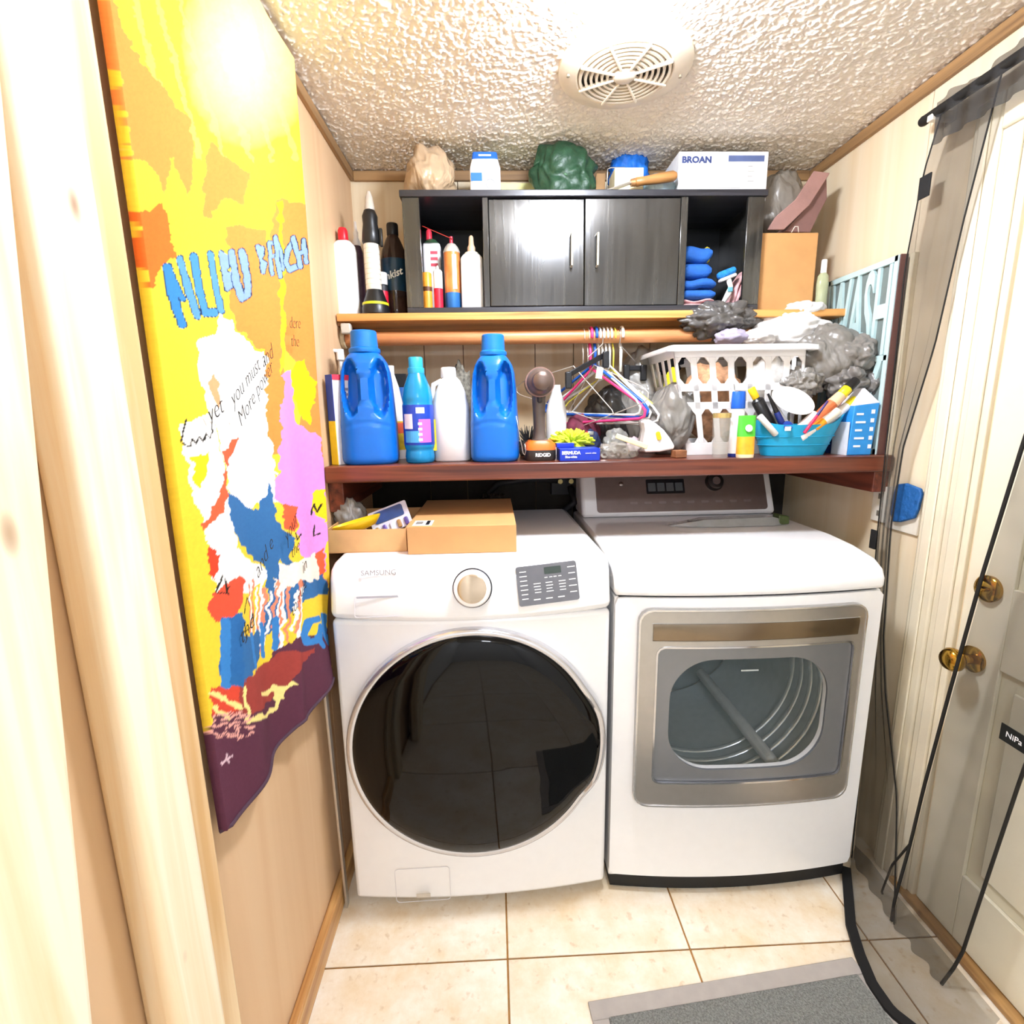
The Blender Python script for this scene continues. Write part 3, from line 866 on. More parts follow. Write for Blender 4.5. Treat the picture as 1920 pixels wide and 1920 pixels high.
# painted lettering
px0, py0 = Qv(np.stack([np.full(BY.size, .03), BY.ravel(), BZ.ravel()], -1))
px, py = px0 + wob(9, 1.5), py0
LET = [([(310, 502), (322, 560), (337, 608)], 9), ([(312, 500), (330, 545), (338, 560)], 6), ([(333, 486), (350, 545), (366, 592)], 8), ([(361, 482), (370, 540), (383, 586), (403, 586)], 9),
       ([(395, 476), (406, 540), (417, 582)], 7), ([(417, 475), (424, 510), (429, 540)], 6), ([(417, 476), (428, 482), (428, 500), (420, 506)], 5), ([(422, 512), (434, 515), (436, 536), (428, 542)], 5),
       ([(437, 473), (446, 530), (456, 560), (466, 552), (464, 520), (455, 472)], 7), ([(482, 462), (488, 490), (492, 510)], 4), ([(483, 462), (491, 466), (488, 482)], 4), ([(488, 488), (496, 494), (492, 510)], 4),
       ([(502, 455), (506, 490), (508, 514)], 4), ([(502, 455), (512, 456)], 4), ([(504, 482), (512, 480)], 4), ([(516, 445), (520, 490), (526, 518)], 5), ([(516, 447), (527, 470), (531, 505)], 4),
       ([(552, 455), (541, 470), (538, 492), (546, 506), (557, 500)], 6), ([(551, 446), (560, 480), (564, 500)], 5), ([(560, 476), (570, 472)], 4), ([(568, 450), (574, 492)], 4)]
GRP = [(0, 1), (2,), (3,), (4,), (5, 6, 7), (8,), (9, 10, 11), (12, 13, 14), (15, 16), (17,), (18, 19, 20)]
for grp in GRP:
    for q in grp:
        stroke(LET[q][0], LET[q][1] * .85 + 1.6, '#1f3350')
    for q in grp:
        pts, w = LET[q]
        stroke(pts, w * .85, ('#3a7fc0', '#3a7fc0', '#5a92c4', '#4a8ac6', '#5a92c4')[q] if q < 5 else '#84a0cc')
for pts, w in (([(586, 1160), (568, 1165), (560, 1190), (566, 1205), (583, 1200), (588, 1175)], 6), ([(580, 1195), (592, 1212)], 5), ([(600, 1155), (598, 1190), (608, 1205)], 6),
               ([(520, 1160), (520, 1215)], 5), ([(498, 1170), (502, 1230)], 4), ([(470, 1190), (476, 1250)], 5), ([(415, 1165), (420, 1285)], 7)):
    stroke(pts, w, '#3a7fc0')
INK = '#2a2620'
for pts in ([(345, 785), (340, 830), (352, 838), (356, 822), (362, 832), (368, 818), (374, 828), (380, 814), (386, 822), (392, 805)],
            [(408, 1080), (400, 1112), (415, 1112), (420, 1100)], [(412, 1085), (418, 1115)], [(585, 965), (590, 945), (594, 960), (600, 945)], [(590, 985), (588, 1005), (598, 1000)],
            [(450, 1150), (462, 1120), (470, 1135)], [(448, 1185), (470, 1175), (478, 1150), (482, 1172)], [(455, 1190), (450, 1205)], [(545, 1000), (548, 1012), (556, 1002)]):
    stroke(pts, 1.3, INK)
C = np.clip(C * (.93 + .1 * vnoise(px0 + 50, py0 + 50, 3, 21))[:, None], 0, 1)
idx = np.arange(NU * NV).reshape(NV, NU)
F = np.stack([idx[:-1, :-1], idx[:-1, 1:], idx[1:, 1:], idx[1:, :-1]], -1).reshape(-1, 4)
ban = thing('beach_towel', 'long orange and yellow printed beach towel hanging on the left wall', 'towel', (.03, -.9, bz0))
me = bpy.data.meshes.new('printed_cloth')
me.vertices.add(len(VB)); me.vertices.foreach_set('co', (VB - np.array([.03, -.9, bz0])).ravel())
me.loops.add(F.size); me.loops.foreach_set('vertex_index', F.ravel())
me.polygons.add(len(F)); me.polygons.foreach_set('loop_start', np.arange(len(F)) * 4)
me.polygons.foreach_set('use_smooth', np.ones(len(F), bool))
me.update(calc_edges=True); me.validate()
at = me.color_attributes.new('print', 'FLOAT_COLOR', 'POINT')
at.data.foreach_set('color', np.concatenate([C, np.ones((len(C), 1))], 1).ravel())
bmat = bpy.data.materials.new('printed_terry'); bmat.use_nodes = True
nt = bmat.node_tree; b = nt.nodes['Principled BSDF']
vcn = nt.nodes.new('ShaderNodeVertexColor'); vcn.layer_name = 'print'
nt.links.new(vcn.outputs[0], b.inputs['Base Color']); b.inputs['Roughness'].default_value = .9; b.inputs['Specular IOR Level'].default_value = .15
nz = nt.nodes.new('ShaderNodeTexNoise'); nz.inputs['Scale'].default_value = 600
bp = nt.nodes.new('ShaderNodeBump'); bp.inputs['Strength'].default_value = .25; bp.inputs['Distance'].default_value = .002
nt.links.new(nz.outputs['Fac'], bp.inputs['Height']); nt.links.new(bp.outputs[0], b.inputs['Normal'])
me.materials.append(bmat)
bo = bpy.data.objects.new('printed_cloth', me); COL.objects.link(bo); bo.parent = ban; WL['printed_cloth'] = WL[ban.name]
sol = bo.modifiers.new('thick', 'SOLIDIFY'); sol.thickness = .004; sol.offset = -1
INKM = M('#2a2620', .8)
def script(s_, pxa, pya, size, tilt):
    p = P(pxa, pya, x=.043)
    text(s_, size, (.0435, p[1], p[2]), (0, math.cos(tilt), math.sin(tilt)), (0, -math.sin(tilt), math.cos(tilt)), INKM, ban, 'handwriting', ext=.0003, shear=.35, bold=-.0009)
for a in (('dere', 552, 606, .036, .15), ('the', 552, 640, .036, .1), ('you must', 460, 715, .036, .55), ('More power', 480, 735, .036, .6), ('and', 500, 668, .04, .45),
          ('yet', 402, 770, .04, .4), ('your', 545, 990, .04, .5), ('the', 553, 1030, .036, .2), ('and e', 495, 1045, .04, .5), ('in', 570, 1062, .04, .3), ('to rule', 560, 1120, .036, .4), ('the', 462, 1180, .04, .3)):
    script(*a)
# stitched hem along the lower edge
G().tube([(float(BX[0, i]) + .001, float(BY[0, i]), bz0 + .001) for i in range(0, NU, 6)], .0035, 8).obj('hem', M('#4a3340', .9), ban, smooth=True)

# ================================================================== THINGS ON THE CABINET
zc = ZC + .0006
def glossy(hx, r=.3, **k): return M(hx, r, **k)
def plastic_bag(hx, alpha=1., rough=.28, bump=.35):
    key = ('bag', hx, alpha, rough)
    if key in MATS:
        return MATS[key]
    m = M(hx, max(min(rough, .3), .22), var=.05, scale=10, bump=.6, bscale=11, alpha=alpha, spec=.7, stretch=(1, 1, .7)).copy()
    nt = m.node_tree
    bm_ = [n for n in nt.nodes if n.type == 'BUMP'][0]
    src = bm_.inputs['Height'].links[0].from_node
    src.inputs['Distortion'].default_value = 1.6
    src.inputs['Detail'].default_value = 2
    bm_.inputs['Strength'].default_value = .7
    bm_.inputs['Distance'].default_value = .03
    MATS[key] = m
    return m

cx_, w_, zb_, h_ = span(759, 849, 281, 352, -.17); h_ = zb_ + h_ - zc
bg = thing('plastic_bag', 'tan see-through plastic bag lumped on the left end of the black cabinet', 'bag', (cx_, -.17, zc))
crumple((cx_, -.17, zc + h_ * .42), (w_ * .52, .09, h_ * .60), 3, .25, floor=zc).obj('film', plastic_bag('#c9ad8c', .8), bg, smooth=True)
crumple((cx_ - .01, -.17, zc + .022), (w_ * .34, .05, .03), 9, .2, sub=3, floor=zc).obj('contents', M('#d8b39a', .6, var=.3), bg, smooth=True)

cx_, w_, zb_, h_ = span(881, 938, 294, 349, -.20); h_ = zb_ + h_ - zc
bb = thing('bulb_box', 'small white and blue light bulb carton on top of the cabinet', 'box', (cx_, -.2, zc))
G().loft([ring(cx_, -.2, zc, w_ / 2, .035, 8, 32), ring(cx_, -.2, zc + h_ * .66, w_ / 2, .035, 8, 32), ring(cx_, -.2, zc + h_ * .84, w_ * .43, .033, 8, 32)]).obj('carton', M('#f2f2f4', .5), bb, smooth=40)
G().loft([ring(cx_, -.2, zc + h_ * .84, w_ * .43, .033, 8, 32), ring(cx_, -.2, zc + h_, w_ * .40, .030, 8, 32)]).obj('blue_lid', M('#1f5fc4', .45), bb, smooth=40)
G().bx(cx_ - w_ * .46, cx_ - w_ * .10, -.236, -.2352, zc + h_ * .36, zc + h_ * .54).obj('blue_print', M('#2a6cd0', .5), bb)
G().lathe((cx_ + w_ * .16, -.2352, zc + h_ * .30), [(.0135, 0), (.0135, .001), (.0115, .001), (.0115, 0)], 24, (0, -1, 0), cap=False).obj('ring_print', M('#8a8a90', .5), bb)
G().bx(cx_ - w_ * .2, cx_ + w_ * .2, -.2335, -.231, zc + h_ * .90, zc + h_ * .935).obj('white_print', LT, bb)

x0, x1 = P(832, 350, y=-.26)[0], P(1177, 350, y=-.26)[0]
tag(G().bx(x0, x1, -.275, -.265 + .03, zc, zc + .004).obj('paper_strip', M('#efe9d8', .7), bevel=.0008), 'thin white strip of card along the front edge of the cabinet top', 'card')
x0, x1 = P(905, 335, y=-.07)[0], P(1012, 335, y=-.07)[0]
tag(G().bx(x0, x1, -.075, -.06, zc, zc + .105).obj('foam_board', M('#f3efa8', .7), bevel=.002), 'pale yellow board standing behind the bulb carton', 'board')

cx_, w_, zb_, h_ = span(998, 1111, 275, 350, -.17); h_ = zb_ + h_ - zc
gp = thing('drawstring_pouch', 'dark green nylon pouch puckered at the front, on the cabinet', 'pouch', (cx_, -.17, zc))
g = crumple((cx_, -.17, zc + h_ * .47), (w_ * .53, .075, h_ * .57), 6, .34, 1.0, sub=5, floor=zc)
g.obj('sack', M('#20402a', .45, var=.2, bump=.4, bscale=40), gp, smooth=True)
for q in range(4):
    rr = .014 + .011 * q
    pts = [(cx_ + .010 + rr * 1.35 * math.cos(t), -.236 + .011 * q - .004 * math.cos(3 * t + q), zc + h_ * .42 + rr * .8 * math.sin(t)) for t in np.linspace(.25 * q, 5.4 + .25 * q, 20)]
    G().tube(pts, [.0015] + [.0045] * 18 + [.0015], 8).obj('pucker', M('#35593a', .5, var=.15), gp, smooth=True)
G().loft([[(cx_ - w_ * .50, -.20, zc + h_ * .60), (cx_ - w_ * .10, -.22, zc + h_ * .80), (cx_ - w_ * .10, -.14, zc + h_ * .80), (cx_ - w_ * .50, -.15, zc + h_ * .60)], [(cx_ - w_ * .40, -.19, zc + h_ * 1.0), (cx_ - w_ * .10, -.19, zc + h_ * .98), (cx_ - w_ * .10, -.17, zc + h_ * .98), (cx_ - w_ * .40, -.17, zc + h_ * 1.0)]]).obj('flap', M('#20402a', .45), gp, bevel=.006)

cx_, w_, zb_, h_ = span(1104, 1136, 322, 352, -.10); h_ = zb_ + h_ - zc
tag(G().prism([(-w_ / 2, 0), (w_ / 2, 0), (w_ / 2, h_), (-.0, h_)], (cx_, -.09, zc), (1, 0, 0), (0, 0, 1), (0, 1, 0), .06).obj('cardboard_scrap', M('#a98358', .8), bevel=.001), 'brown cardboard scrap between the green pouch and the wood block', 'cardboard')

cx_, w_, zb_, h_ = span(1147, 1200, 325, 357, -.15); h_ = zb_ + h_ - zc
wblk = thing('wood_block', 'cream painted wood block with a wire bail on the cabinet', 'block', (cx_, -.15, zc))
G().bx(cx_ - w_ / 2, cx_ + w_ / 2, -.19, -.11, zc, zc + h_).obj('block', M('#efe3bd', .6, var=.1), wblk, bevel=.002)
bx0, bx1 = P(1138, 322, y=-.15)[0], P(1177, 322, y=-.15)[0]
G().tube([(bx0, -.15, zc + .03), (bx0 + .002, -.15, zc + h_ + .012), (bx0 + .012, -.15, zc + h_ + .016), (bx1 - .01, -.15, zc + h_ + .016), (bx1, -.15, zc + h_ + .01), (bx1, -.15, zc + h_ - .002)], .0022, 8).obj('wire_bail', M('#b8b4ae', .3, .9), wblk, smooth=True)

cx_, w_, zb_, h_ = span(1150, 1214, 268, 330, -.075); h_ = zb_ + h_ - zc
br_ = thing('shop_rag', 'bright blue crumpled paper rag behind the wood block', 'rag', (cx_, -.075, zc))
g = crumple((cx_, -.075, zc + h_ * .66), (w_ * .58, .045, h_ * .42), 12, .45, 1.5); g.obj('rag', M('#1c6fd0', .6, var=.25, bump=.3, bscale=60), br_, smooth=True)
crumple((cx_ + .02, -.075, zc + .045), (.03, .03, .05), 14, .3, sub=3, floor=zc).obj('rag_tail', M('#2f86dc', .6, var=.25), br_, smooth=True)

a_ = P(1190, 342, y=-.235); b_ = P(1268, 324, y=-.235)
tr = thing('hand_tool', 'hand tool with orange wooden handle lying toward the white carton', 'tool', ((a_[0] + b_[0]) / 2, -.235, zc))
va, vb = Vector(a_), Vector(b_); va.z = max(va.z, zc + .02); vb.z = va.z + .018
G().lathe(va, [(.008, 0), (.0125, .004), (.0120, .03), (.0145, .07), (.015, (vb - va).length - .01), (.010, (vb - va).length)], 18, vb - va).obj('handle', WOOD('#b9854e', '#8f5f30', 'x', 1.2, .4), tr, smooth=50)
G().lathe(va - (vb - va).normalized() * .012, [(.010, 0), (.0115, .012)], 18, vb - va).obj('ferrule', M('#a9794c', .4, .3), tr, smooth=40)
c_ = P(1100, 350, y=-.235); c_[2] = zc + .006
G().loft([[(c_[0], -.25, zc + .0052), (c_[0], -.225, zc + .0052), (c_[0], -.225, zc + .0068), (c_[0], -.25, zc + .0068)],
          [(c_[0] + .04, -.255, zc + .007), (c_[0] + .04, -.22, zc + .007), (c_[0] + .04, -.22, zc + .0095), (c_[0] + .04, -.255, zc + .0095)],
          [(va.x - .008, -.239, va.z - .003), (va.x - .008, -.231, va.z - .003), (va.x - .008, -.231, va.z + .003), (va.x - .008, -.239, va.z + .003)]]).obj('blade', M('#b9b2a6', .35, .8), tr)

cx_, w_, zb_, h_ = span(1204, 1268, 332, 358, -.16); h_ = zb_ + h_ - zc
tag(crumple((cx_, -.16, zc + h_ * .45), (w_ * .5, .05, h_ * .6), 17, .4, floor=zc).obj('clear_bag', plastic_bag('#a9c4cc', .6, .15), smooth=True), 'clear plastic bag with blue contents beside the white carton', 'bag')

cx_, w_, zb_, h_ = span(1272, 1439, 284, 358, -.205); h_ = zb_ + h_ - zc
bo_ = thing('fan_carton', 'long white carton lettered BROAN on the right end of the cabinet', 'box', (cx_, -.14, zc))
ct = G().bx(cx_ - w_ / 2, cx_ + w_ / 2, -.205, -.06, zc, zc + h_).obj('carton', M('#f1f0f0', .5), bo_, bevel=.001)
NAVY = M('#3c4a7c', .5)
text('BROAN', .024, (cx_ - w_ * .30, -.2056, zc + h_ * .83), (1, 0, 0), (0, 0, 1), NAVY, bo_, 'logo', bold=.0011, sx=1.12)
G().bx(cx_ + .015, cx_ + w_ * .455, -.2058, -.205, zc + h_ * .80, zc + h_ * .92).obj('blue_band', M('#5d6c98', .5), bo_)
g = G()
for q in range(4):
    g.bx(cx_ + w_ * .28, cx_ + w_ * (.33 + .02 * (q % 2)), -.2056, -.205, zc + h_ * (.70 - .1 * q), zc + h_ * (.71 - .1 * q))
for q in range(12):
    g.bx(cx_ - w_ * .18 + q * w_ * .05, cx_ - w_ * .15 + q * w_ * .05, -.2056, -.205, zc + h_ * .16, zc + h_ * .185)
g.bx(cx_ - w_ * .4, cx_ + w_ * .2, -.2056, -.205, zc + h_ * .26, zc + h_ * .268)
g.obj('small_print', M('#9a9890', .6), bo_)

# ================================================================== UPPER SHELF, LEFT END
zu = ZU + .0006
def bottle(name, label, cat, l, r, t, b_, y, prof, m, z0, group=None, p=2.0, dep=1.0, n=32, partname='body'):
    """prof: list of (radius fraction, height fraction)"""
    cx_, w_, zb_, h_ = span(l, r, t, b_, y)
    h_ = zb_ + h_ - z0
    th = thing(name, label, cat, (cx_, y, z0), group)
    G().loft([ring(cx_, y, z0 + hh * h_, max(rr * w_ / 2, .0004), max(rr * w_ / 2 * dep, .0004), p, n) for rr, hh in prof]).obj(partname, m, th, smooth=50)
    return th, cx_, w_, h_
def extra(th, cx_, y, w_, h_, z0, prof, m, name, p=2.0, dep=1.0, n=28):
    return G().loft([ring(cx_, y, z0 + hh * h_, max(rr * w_ / 2, .0004), max(rr * w_ / 2 * dep, .0004), p, n) for rr, hh in prof]).obj(name, m, th, smooth=45)
HD = M('#f3f2f0', .35, var=.02)
th, c, w, h = bottle('squeeze_bottle', 'white plastic bottle with red cap, leftmost on the upper shelf', 'bottle', 625, 670, 428, 579, -.235, [(.94, 0), (1, .02), (1, .74), (.93, .80), (.6, .85), (.36, .865)], HD, zu, p=3, dep=.75)
extra(th, c, -.235, w, h, zu, [(.40, .86), (.42, .87), (.40, .97), (.3, 1.0)], M('#e01f2e', .35), 'cap')
th, c, w, h = bottle('glue_bottle', 'small dark bottle with white nozzle tip, behind the red-capped bottle', 'bottle', 660, 682, 416, 578, -.17, [(1, 0), (1, .70), (.7, .76)], M('#4a3444', .4, var=.3, scale=60), zu)
extra(th, c, -.17, w, h, zu, [(.62, .76), (.66, .80), (.4, .84), (.42, .9), (.3, .91), (.18, 1.0)], HD, 'nozzle')
# lantern-like light: flared base, ribbed white tube, black top with clear tip
cx_, w_, zb_, h_ = span(672, 724, 358, 581, -.255)
h_ = zb_ + h_ - zu
to = thing('work_light', 'tall black and white work light with yellow ring at its base', 'flashlight', (cx_, -.255, zu))
BK = M('#17181a', .35)
pf = lambda l_: [(a * w_ / 2, c * h_) for a, c in l_]
G().lathe((cx_, -.255, zu), pf([(.92, 0), (1, .01), (1, .06), (.93, .085)]), 32).obj('base', BK, to, smooth=40)
G().lathe((cx_, -.255, zu), pf([(.95, .083), (.96, .088), (.95, .103), (.90, .105)]), 32).obj('yellow_ring', M('#d6e02a', .4), to, smooth=40)
G().lathe((cx_, -.255, zu), pf([(.90, .104), (.72, .16), (.60, .205), (.58, .21)]), 32).obj('flare', BK, to, smooth=40)
rp = [(.54, .21)]
for q in range(9):
    z_ = .215 + q * .041
    rp += [(.56, z_), (.56, z_ + .034), (.53, z_ + .036), (.53, z_ + .040)]
G().lathe((cx_ - .002, -.255, zu), pf(rp), 32).obj('ribbed_tube', M('#e4ddcc', .45), to, smooth=30)
G().lathe((cx_ - .001, -.255, zu), pf([(.58, .58), (.66, .60), (.60, .68), (.52, .74), (.55, .80), (.40, .845), (.34, .85)]), 32).obj('head', BK, to, smooth=40)
G().lathe((cx_, -.255, zu), pf([(.34, .85), (.35, .87), (.25, .95), (.12, .995), (0, 1.0)]), 24).obj('clear_tip', M('#cfc8bc', .2, alpha=.75), to, smooth=40)
G().box((cx_ + w_ * .36, -.262, zu + h_ * .63), (.009, .012, .05)).obj('side_clip', BK, to, bevel=.002)
th, c, w, h = bottle('small_jar', 'small white capped jar with red label beside the work light', 'jar', 707, 728, 512, 580, -.20, [(1, 0), (1, .60)], M('#d6213c', .4, var=.15), zu)
extra(th, c, -.20, w, h, zu, [(.98, .60), (.98, .72), (.8, .73), (.8, .80)], M('#2b2b30', .5), 'band')
extra(th, c, -.20, w, h, zu, [(.95, .74), (1.0, .76), (1.0, .98), (.9, 1.0)], HD, 'cap')
th, c, w, h = bottle('soda_bottle', 'dark soda bottle lettered nkist with navy label beside the cabinet', 'bottle', 715, 764, 420, 581, -.15, [(.86, 0), (.97, .03), (.97, .12), (.93, .2), (.98, .3), (.98, .64), (.90, .72), (.62, .82), (.36, .89), (.33, .91)], M('#3b2a24', .1, alpha=.9), zu)
extra(th, c, -.15, w, h, zu, [(.995, .30), (1.0, .31), (1.0, .62), (.995, .63)], M('#17384e', .35, var=.25), 'label')
extra(th, c, -.15, w, h, zu, [(.42, .88), (.44, .89), (.44, .985), (.40, 1.0)], M('#14161c', .4), 'cap')
text('nkist', .030, (c + .002, -.15 - w / 2 - .0005, zu + h * .46), (1, 0, .35), (-.35, 0, 1), M('#d9dcd6', .4), th, 'lettering', bold=.0006, shear=.3)

# ================================================================== CABINET CUBBIES
zi = ZU + .0176
th, c, w, h = bottle('solvent_tin', 'white tin with red cap and green rim in the left cubby', 'can', 794, 828, 431, 573, -.16, [(.98, 0), (1, .01), (1, .80), (.92, .83)], M('#efeaea', .35, var=.03), zi, dep=.7, p=3.5)
extra(th, c, -.16, w, h, zi, [(.92, .83), (.5, .88), (.3, .89)], M('#3f6a48', .4, .4), 'rim')
extra(th, c - w * .12, -.16, w, h, zi, [(.34, .88), (.32, .97), (.22, 1.0)], M('#d83244', .35), 'cap')
for q in range(3):
    G().bx(c - w * .05, c + w * .34, -.16 - w * .355, -.16 - w * .35, zi + h * (.70 - .07 * q), zi + h * (.735 - .07 * q)).obj('red_print', M('#d84a5a', .5), th)
th, c, w, h = bottle('orange_tube', 'slim orange tube at the front of the left cubby', 'tube', 793, 810, 512, 573, -.245, [(1, 0), (1, .97), (.9, 1.0)], M('#f09a30', .4, var=.12), zi)
extra(th, c, -.245, w, h, zi, [(1.02, .5), (1.02, .62)], M('#5a3418', .5), 'band')
th, c, w, h = bottle('red_tube', 'slim red and white tube between the orange tube and the spray can', 'tube', 813, 830, 498, 573, -.245, [(1, 0), (1, .48)], M('#d81e38', .35), zi)
extra(th, c, -.245, w, h, zi, [(1, .48), (1, .86), (.7, .90)], HD, 'white_half')
extra(th, c, -.245, w, h, zi, [(.35, .90), (.3, .96), (.12, 1.0)], M('#d8d2c8', .4), 'nozzle')
th, c, w, h = bottle('spray_can', 'orange and blue spray can with a thin red straw in the left cubby', 'can', 833, 863, 444, 573, -.225, [(.92, 0), (1, .02), (1, .24)], M('#2c6cae', .3, .2, var=.1), zi)
extra(th, c, -.225, w, h, zi, [(1, .24), (1, .78)], M('#e58a4a', .3, .2, var=.35, scale=25), 'orange_label')
extra(th, c, -.225, w, h, zi, [(1.02, .78), (1.04, .80), (.8, .86), (.5, .90)], M('#e9e4da', .3, .5), 'dome')
extra(th, c, -.225, w, h, zi, [(.22, .90), (.2, 1.0)], M('#c23246', .4), 'nozzle')
G().bx(c + .002, c + w * .3, -.225 - w * .503, -.225 - w * .40, zi + h * .28, zi + h * .74).obj('white_print', LT, th)
a_ = P(792, 424, y=-.232); b_ = P(848, 448, y=-.232)
G().cyl(a_, b_, .0011, n=6).obj('straw', M('#b0342c', .4), th)
th, c, w, h = bottle('dispenser_bottle', 'square white bottle with tan twist nozzle in the left cubby', 'bottle', 864, 906, 442, 573, -.235, [(.96, 0), (1, .02), (.97, .68), (.92, .70), (.72, .74)], HD, zi, p=5, dep=.7)
extra(th, c, -.235, w, h, zi, [(.62, .74), (.6, .77)], M('#e2d9c2', .4), 'collar')
extra(th, c, -.235, w, h, zi, [(.34, .77), (.36, .84), (.24, .88), (.2, .98), (.1, 1.0)], M('#c9a98a', .4), 'nozzle')
# right cubby: folded cloths, brush
zz = zi
cx_, w_, zb_, h_ = span(1276, 1352, 437, 572, -.19)
x0 = xd[5] + .004
PINK = M('#d8a8a8', .8, var=.3, scale=60)
def folded(name, label, x0, x1, y0, y1, z0, z1, m, seed, layers=2, group=None):
    t = thing(name, label, 'cloth', ((x0 + x1) / 2, (y0 + y1) / 2, z0), group)
    hh = (z1 - z0) / layers
    for q in range(layers):
        rings = []
        for i in range(9):
            u = i / 8
            xx = x0 + (x1 - x0) * u
            e = .55 if i in (0, 8) else 1
            dz_ = .004 * math.sin(u * 7 + seed + q)
            ym = (y0 + y1) / 2; hy = (y1 - y0) / 2 * (.96 if i in (0, 8) else 1)
            zc_ = z0 + hh * (q + .5)
            prof_ = [(ym + hy * math.copysign(abs(math.cos(a)) ** .35, math.cos(a)), zc_ + hh * .49 * e * math.copysign(abs(math.sin(a)) ** .7, math.sin(a)) + (dz_ if q else max(dz_, 0) * 0)) for a in np.linspace(0, 2 * math.pi, 21)[:-1]]
            rings.append([(xx, a, c_) for a, c_ in prof_])
        G().loft(rings).obj('fold', m, t, smooth=60)
    return t
folded('folded_towel', 'pink and cream folded towel at the bottom of the right cubby', x0, x0 + .10, -.265, -.08, zi, zi + .022, PINK, 1, 2)
BLU = M('#1f5aa8', .8, var=.2, scale=30, bump=.2, bscale=120)
folded('folded_cloth', 'blue folded cloth lying directly on the pink towel', x0, x0 + .105, -.262, -.08, zi + .0225, zi + .085, BLU, 2, 2)
folded('folded_cloth', 'topmost blue folded cloth in the right cubby stack', x0, x0 + .094, -.25, -.09, zi + .0855, zi + .182, BLU, 5, 2)
cx2 = P(1346, 452, y=-.22)
tag(crumple((cx2[0] + .006, -.12, cx2[2] - .012), (.013, .02, .026), 22, .2, sub=3).obj('sponge', M('#ecd628', .7), smooth=True), 'small yellow sponge wedged behind the blue cloths', 'sponge')
folded('folded_towel', 'pink folded cloth standing against the cabinet side wall', 0, .11, -.03, .03, 0, .026, PINK, 3, 2)
pk = [o for o in bpy.data.objects if o.get('label') == 'pink folded cloth standing against the cabinet side wall'][0]
pk.location = (P(1395, 545, y=-.235)[0] - .008, -.225, zi + .052); pk.rotation_euler = (0, math.radians(-68), 0)
a_ = P(1362, 518, y=-.275); b_ = P(1360, 565, y=-.275)
bru = thing('scrub_brush', 'dish brush with blue bristle head and white handle in the right cubby', 'brush', (b_[0], -.27, zi))
hd = Vector(P(1362, 512, y=-.27))
G().box(hd, (.058, .026, .020), ry=-.35).obj('bristles', M('#2186d8', .8, var=.25, scale=120, bump=.6, bscale=300), bru, bevel=.008)
G().box(hd - Vector((-.004, 0, .014)), (.052, .022, .009), ry=-.35).obj('brush_back', HD, bru, bevel=.003)
G().tube([hd - Vector((-.006, 0, .014)), hd - Vector((-.016, 0, .04)), (hd.x + .012, -.27, zi + .04), (hd.x - .004, -.265, zi + .008)], [.008, .007, .009, .006], 12).obj('handle', HD, bru, smooth=True)
G().box((hd.x + .010, -.281, zi + .045), (.016, .004, .014)).obj('grip_pad', M('#5c9aa8', .5), bru, bevel=.002)

# ================================================================== UPPER SHELF, RIGHT END
cx_, w_, zb_, h_ = span(1424, 1529, 436, 581, -.262)
h_ = zb_ + h_ - zu
cb = thing('cardboard_box', 'plain tan cardboard box standing on the upper shelf right of the cabinet', 'box', (cx_, -.15, zu))
CARD = M('#c4935c', .75, var=.06, scale=20)
G().bx(cx_ - w_ / 2, cx_ + w_ / 2, -.262, -.06, zu, zu + h_).obj('carton', CARD, cb, bevel=.003)
G().bx(cx_ - w_ / 2 - .0012, cx_ - w_ / 2 - .0002, -.255, -.2, zu + .01, zu + h_ - .01).obj('side_flap', M('#b98a55', .8), cb)
bxr = cx_ + w_ / 2; bzt = zu + h_
cx_, w_, zb_, h_ = span(1528, 1552, 487, 577, -.255)
th, c, w, h = bottle('lotion_bottle', 'clear bottle of pale green liquid with white cap by the cardboard box', 'bottle', 1531, 1553, 487, 577, -.262, [(.9, 0), (1, .03), (.9, .3), (.98, .5), (.85, .68), (.5, .74)], M('#b9bf9a', .12, alpha=.85), zu, dep=.8)
extra(th, c, -.262, w, h, zu, [(.46, .74), (.44, .98), (.38, 1.0)], HD, 'cap')
extra(th, c, -.262, w, h, zu, [(.5, .10), (.5, .14)], M('#3a4434', .5), 'print') if False else None
cx_, w_, zb_, h_ = span(1440, 1522, 318, 404, -.15)
tag(crumple((cx_ - .0, -.085, bzt + .125), (w_ * .52, .06, .125), 31, .22, floor=bzt + .001).obj('plastic_bag', plastic_bag('#9c9488', .9)), 'pale grey plastic bag slumped on top of the tan cardboard box', 'bag')
bpy.data.objects['plastic_bag.001'].data.shade_smooth() if 'plastic_bag.001' in bpy.data.objects else None
# mauve paper bag tipped forward, its mouth toward the wall
mv = [P(a, c_, y=-.245) for a, c_ in ((1437, 432), (1452, 408), (1490, 375), (1524, 322), (1554, 326), (1555, 370), (1540, 398), (1523, 434))]
mb = thing('paper_bag', 'mauve paper bag lying open beside the pale grey plastic bag', 'bag', (float(np.mean([m[0] for m in mv])), -.22, bzt + .001))
MAUVE = M('#a07a72', .7, var=.12, scale=12, bump=.15, bscale=30)
pts = [(m[0], m[2]) for m in mv]
zmin = min(c_ for a, c_ in pts); pts = [(a, max(c_, bzt + .002)) for a, c_ in pts]
o1 = [pts[0], pts[1], pts[2], pts[3], pts[4], ((pts[4][0] * .45 + pts[2][0] * .55), (pts[5][1] + pts[2][1]) / 2 - .02), (pts[1][0] + .03, pts[0][1] + .0)]
G().prism(o1, (0, -.252, 0), (1, 0, 0), (0, 0, 1), (0, 1, 0), .006).obj('front_flap', MAUVE, mb, bevel=.002)
o2 = [o1[5], pts[4], pts[5], pts[6], pts[7], (pts[1][0] + .04, pts[0][1])]
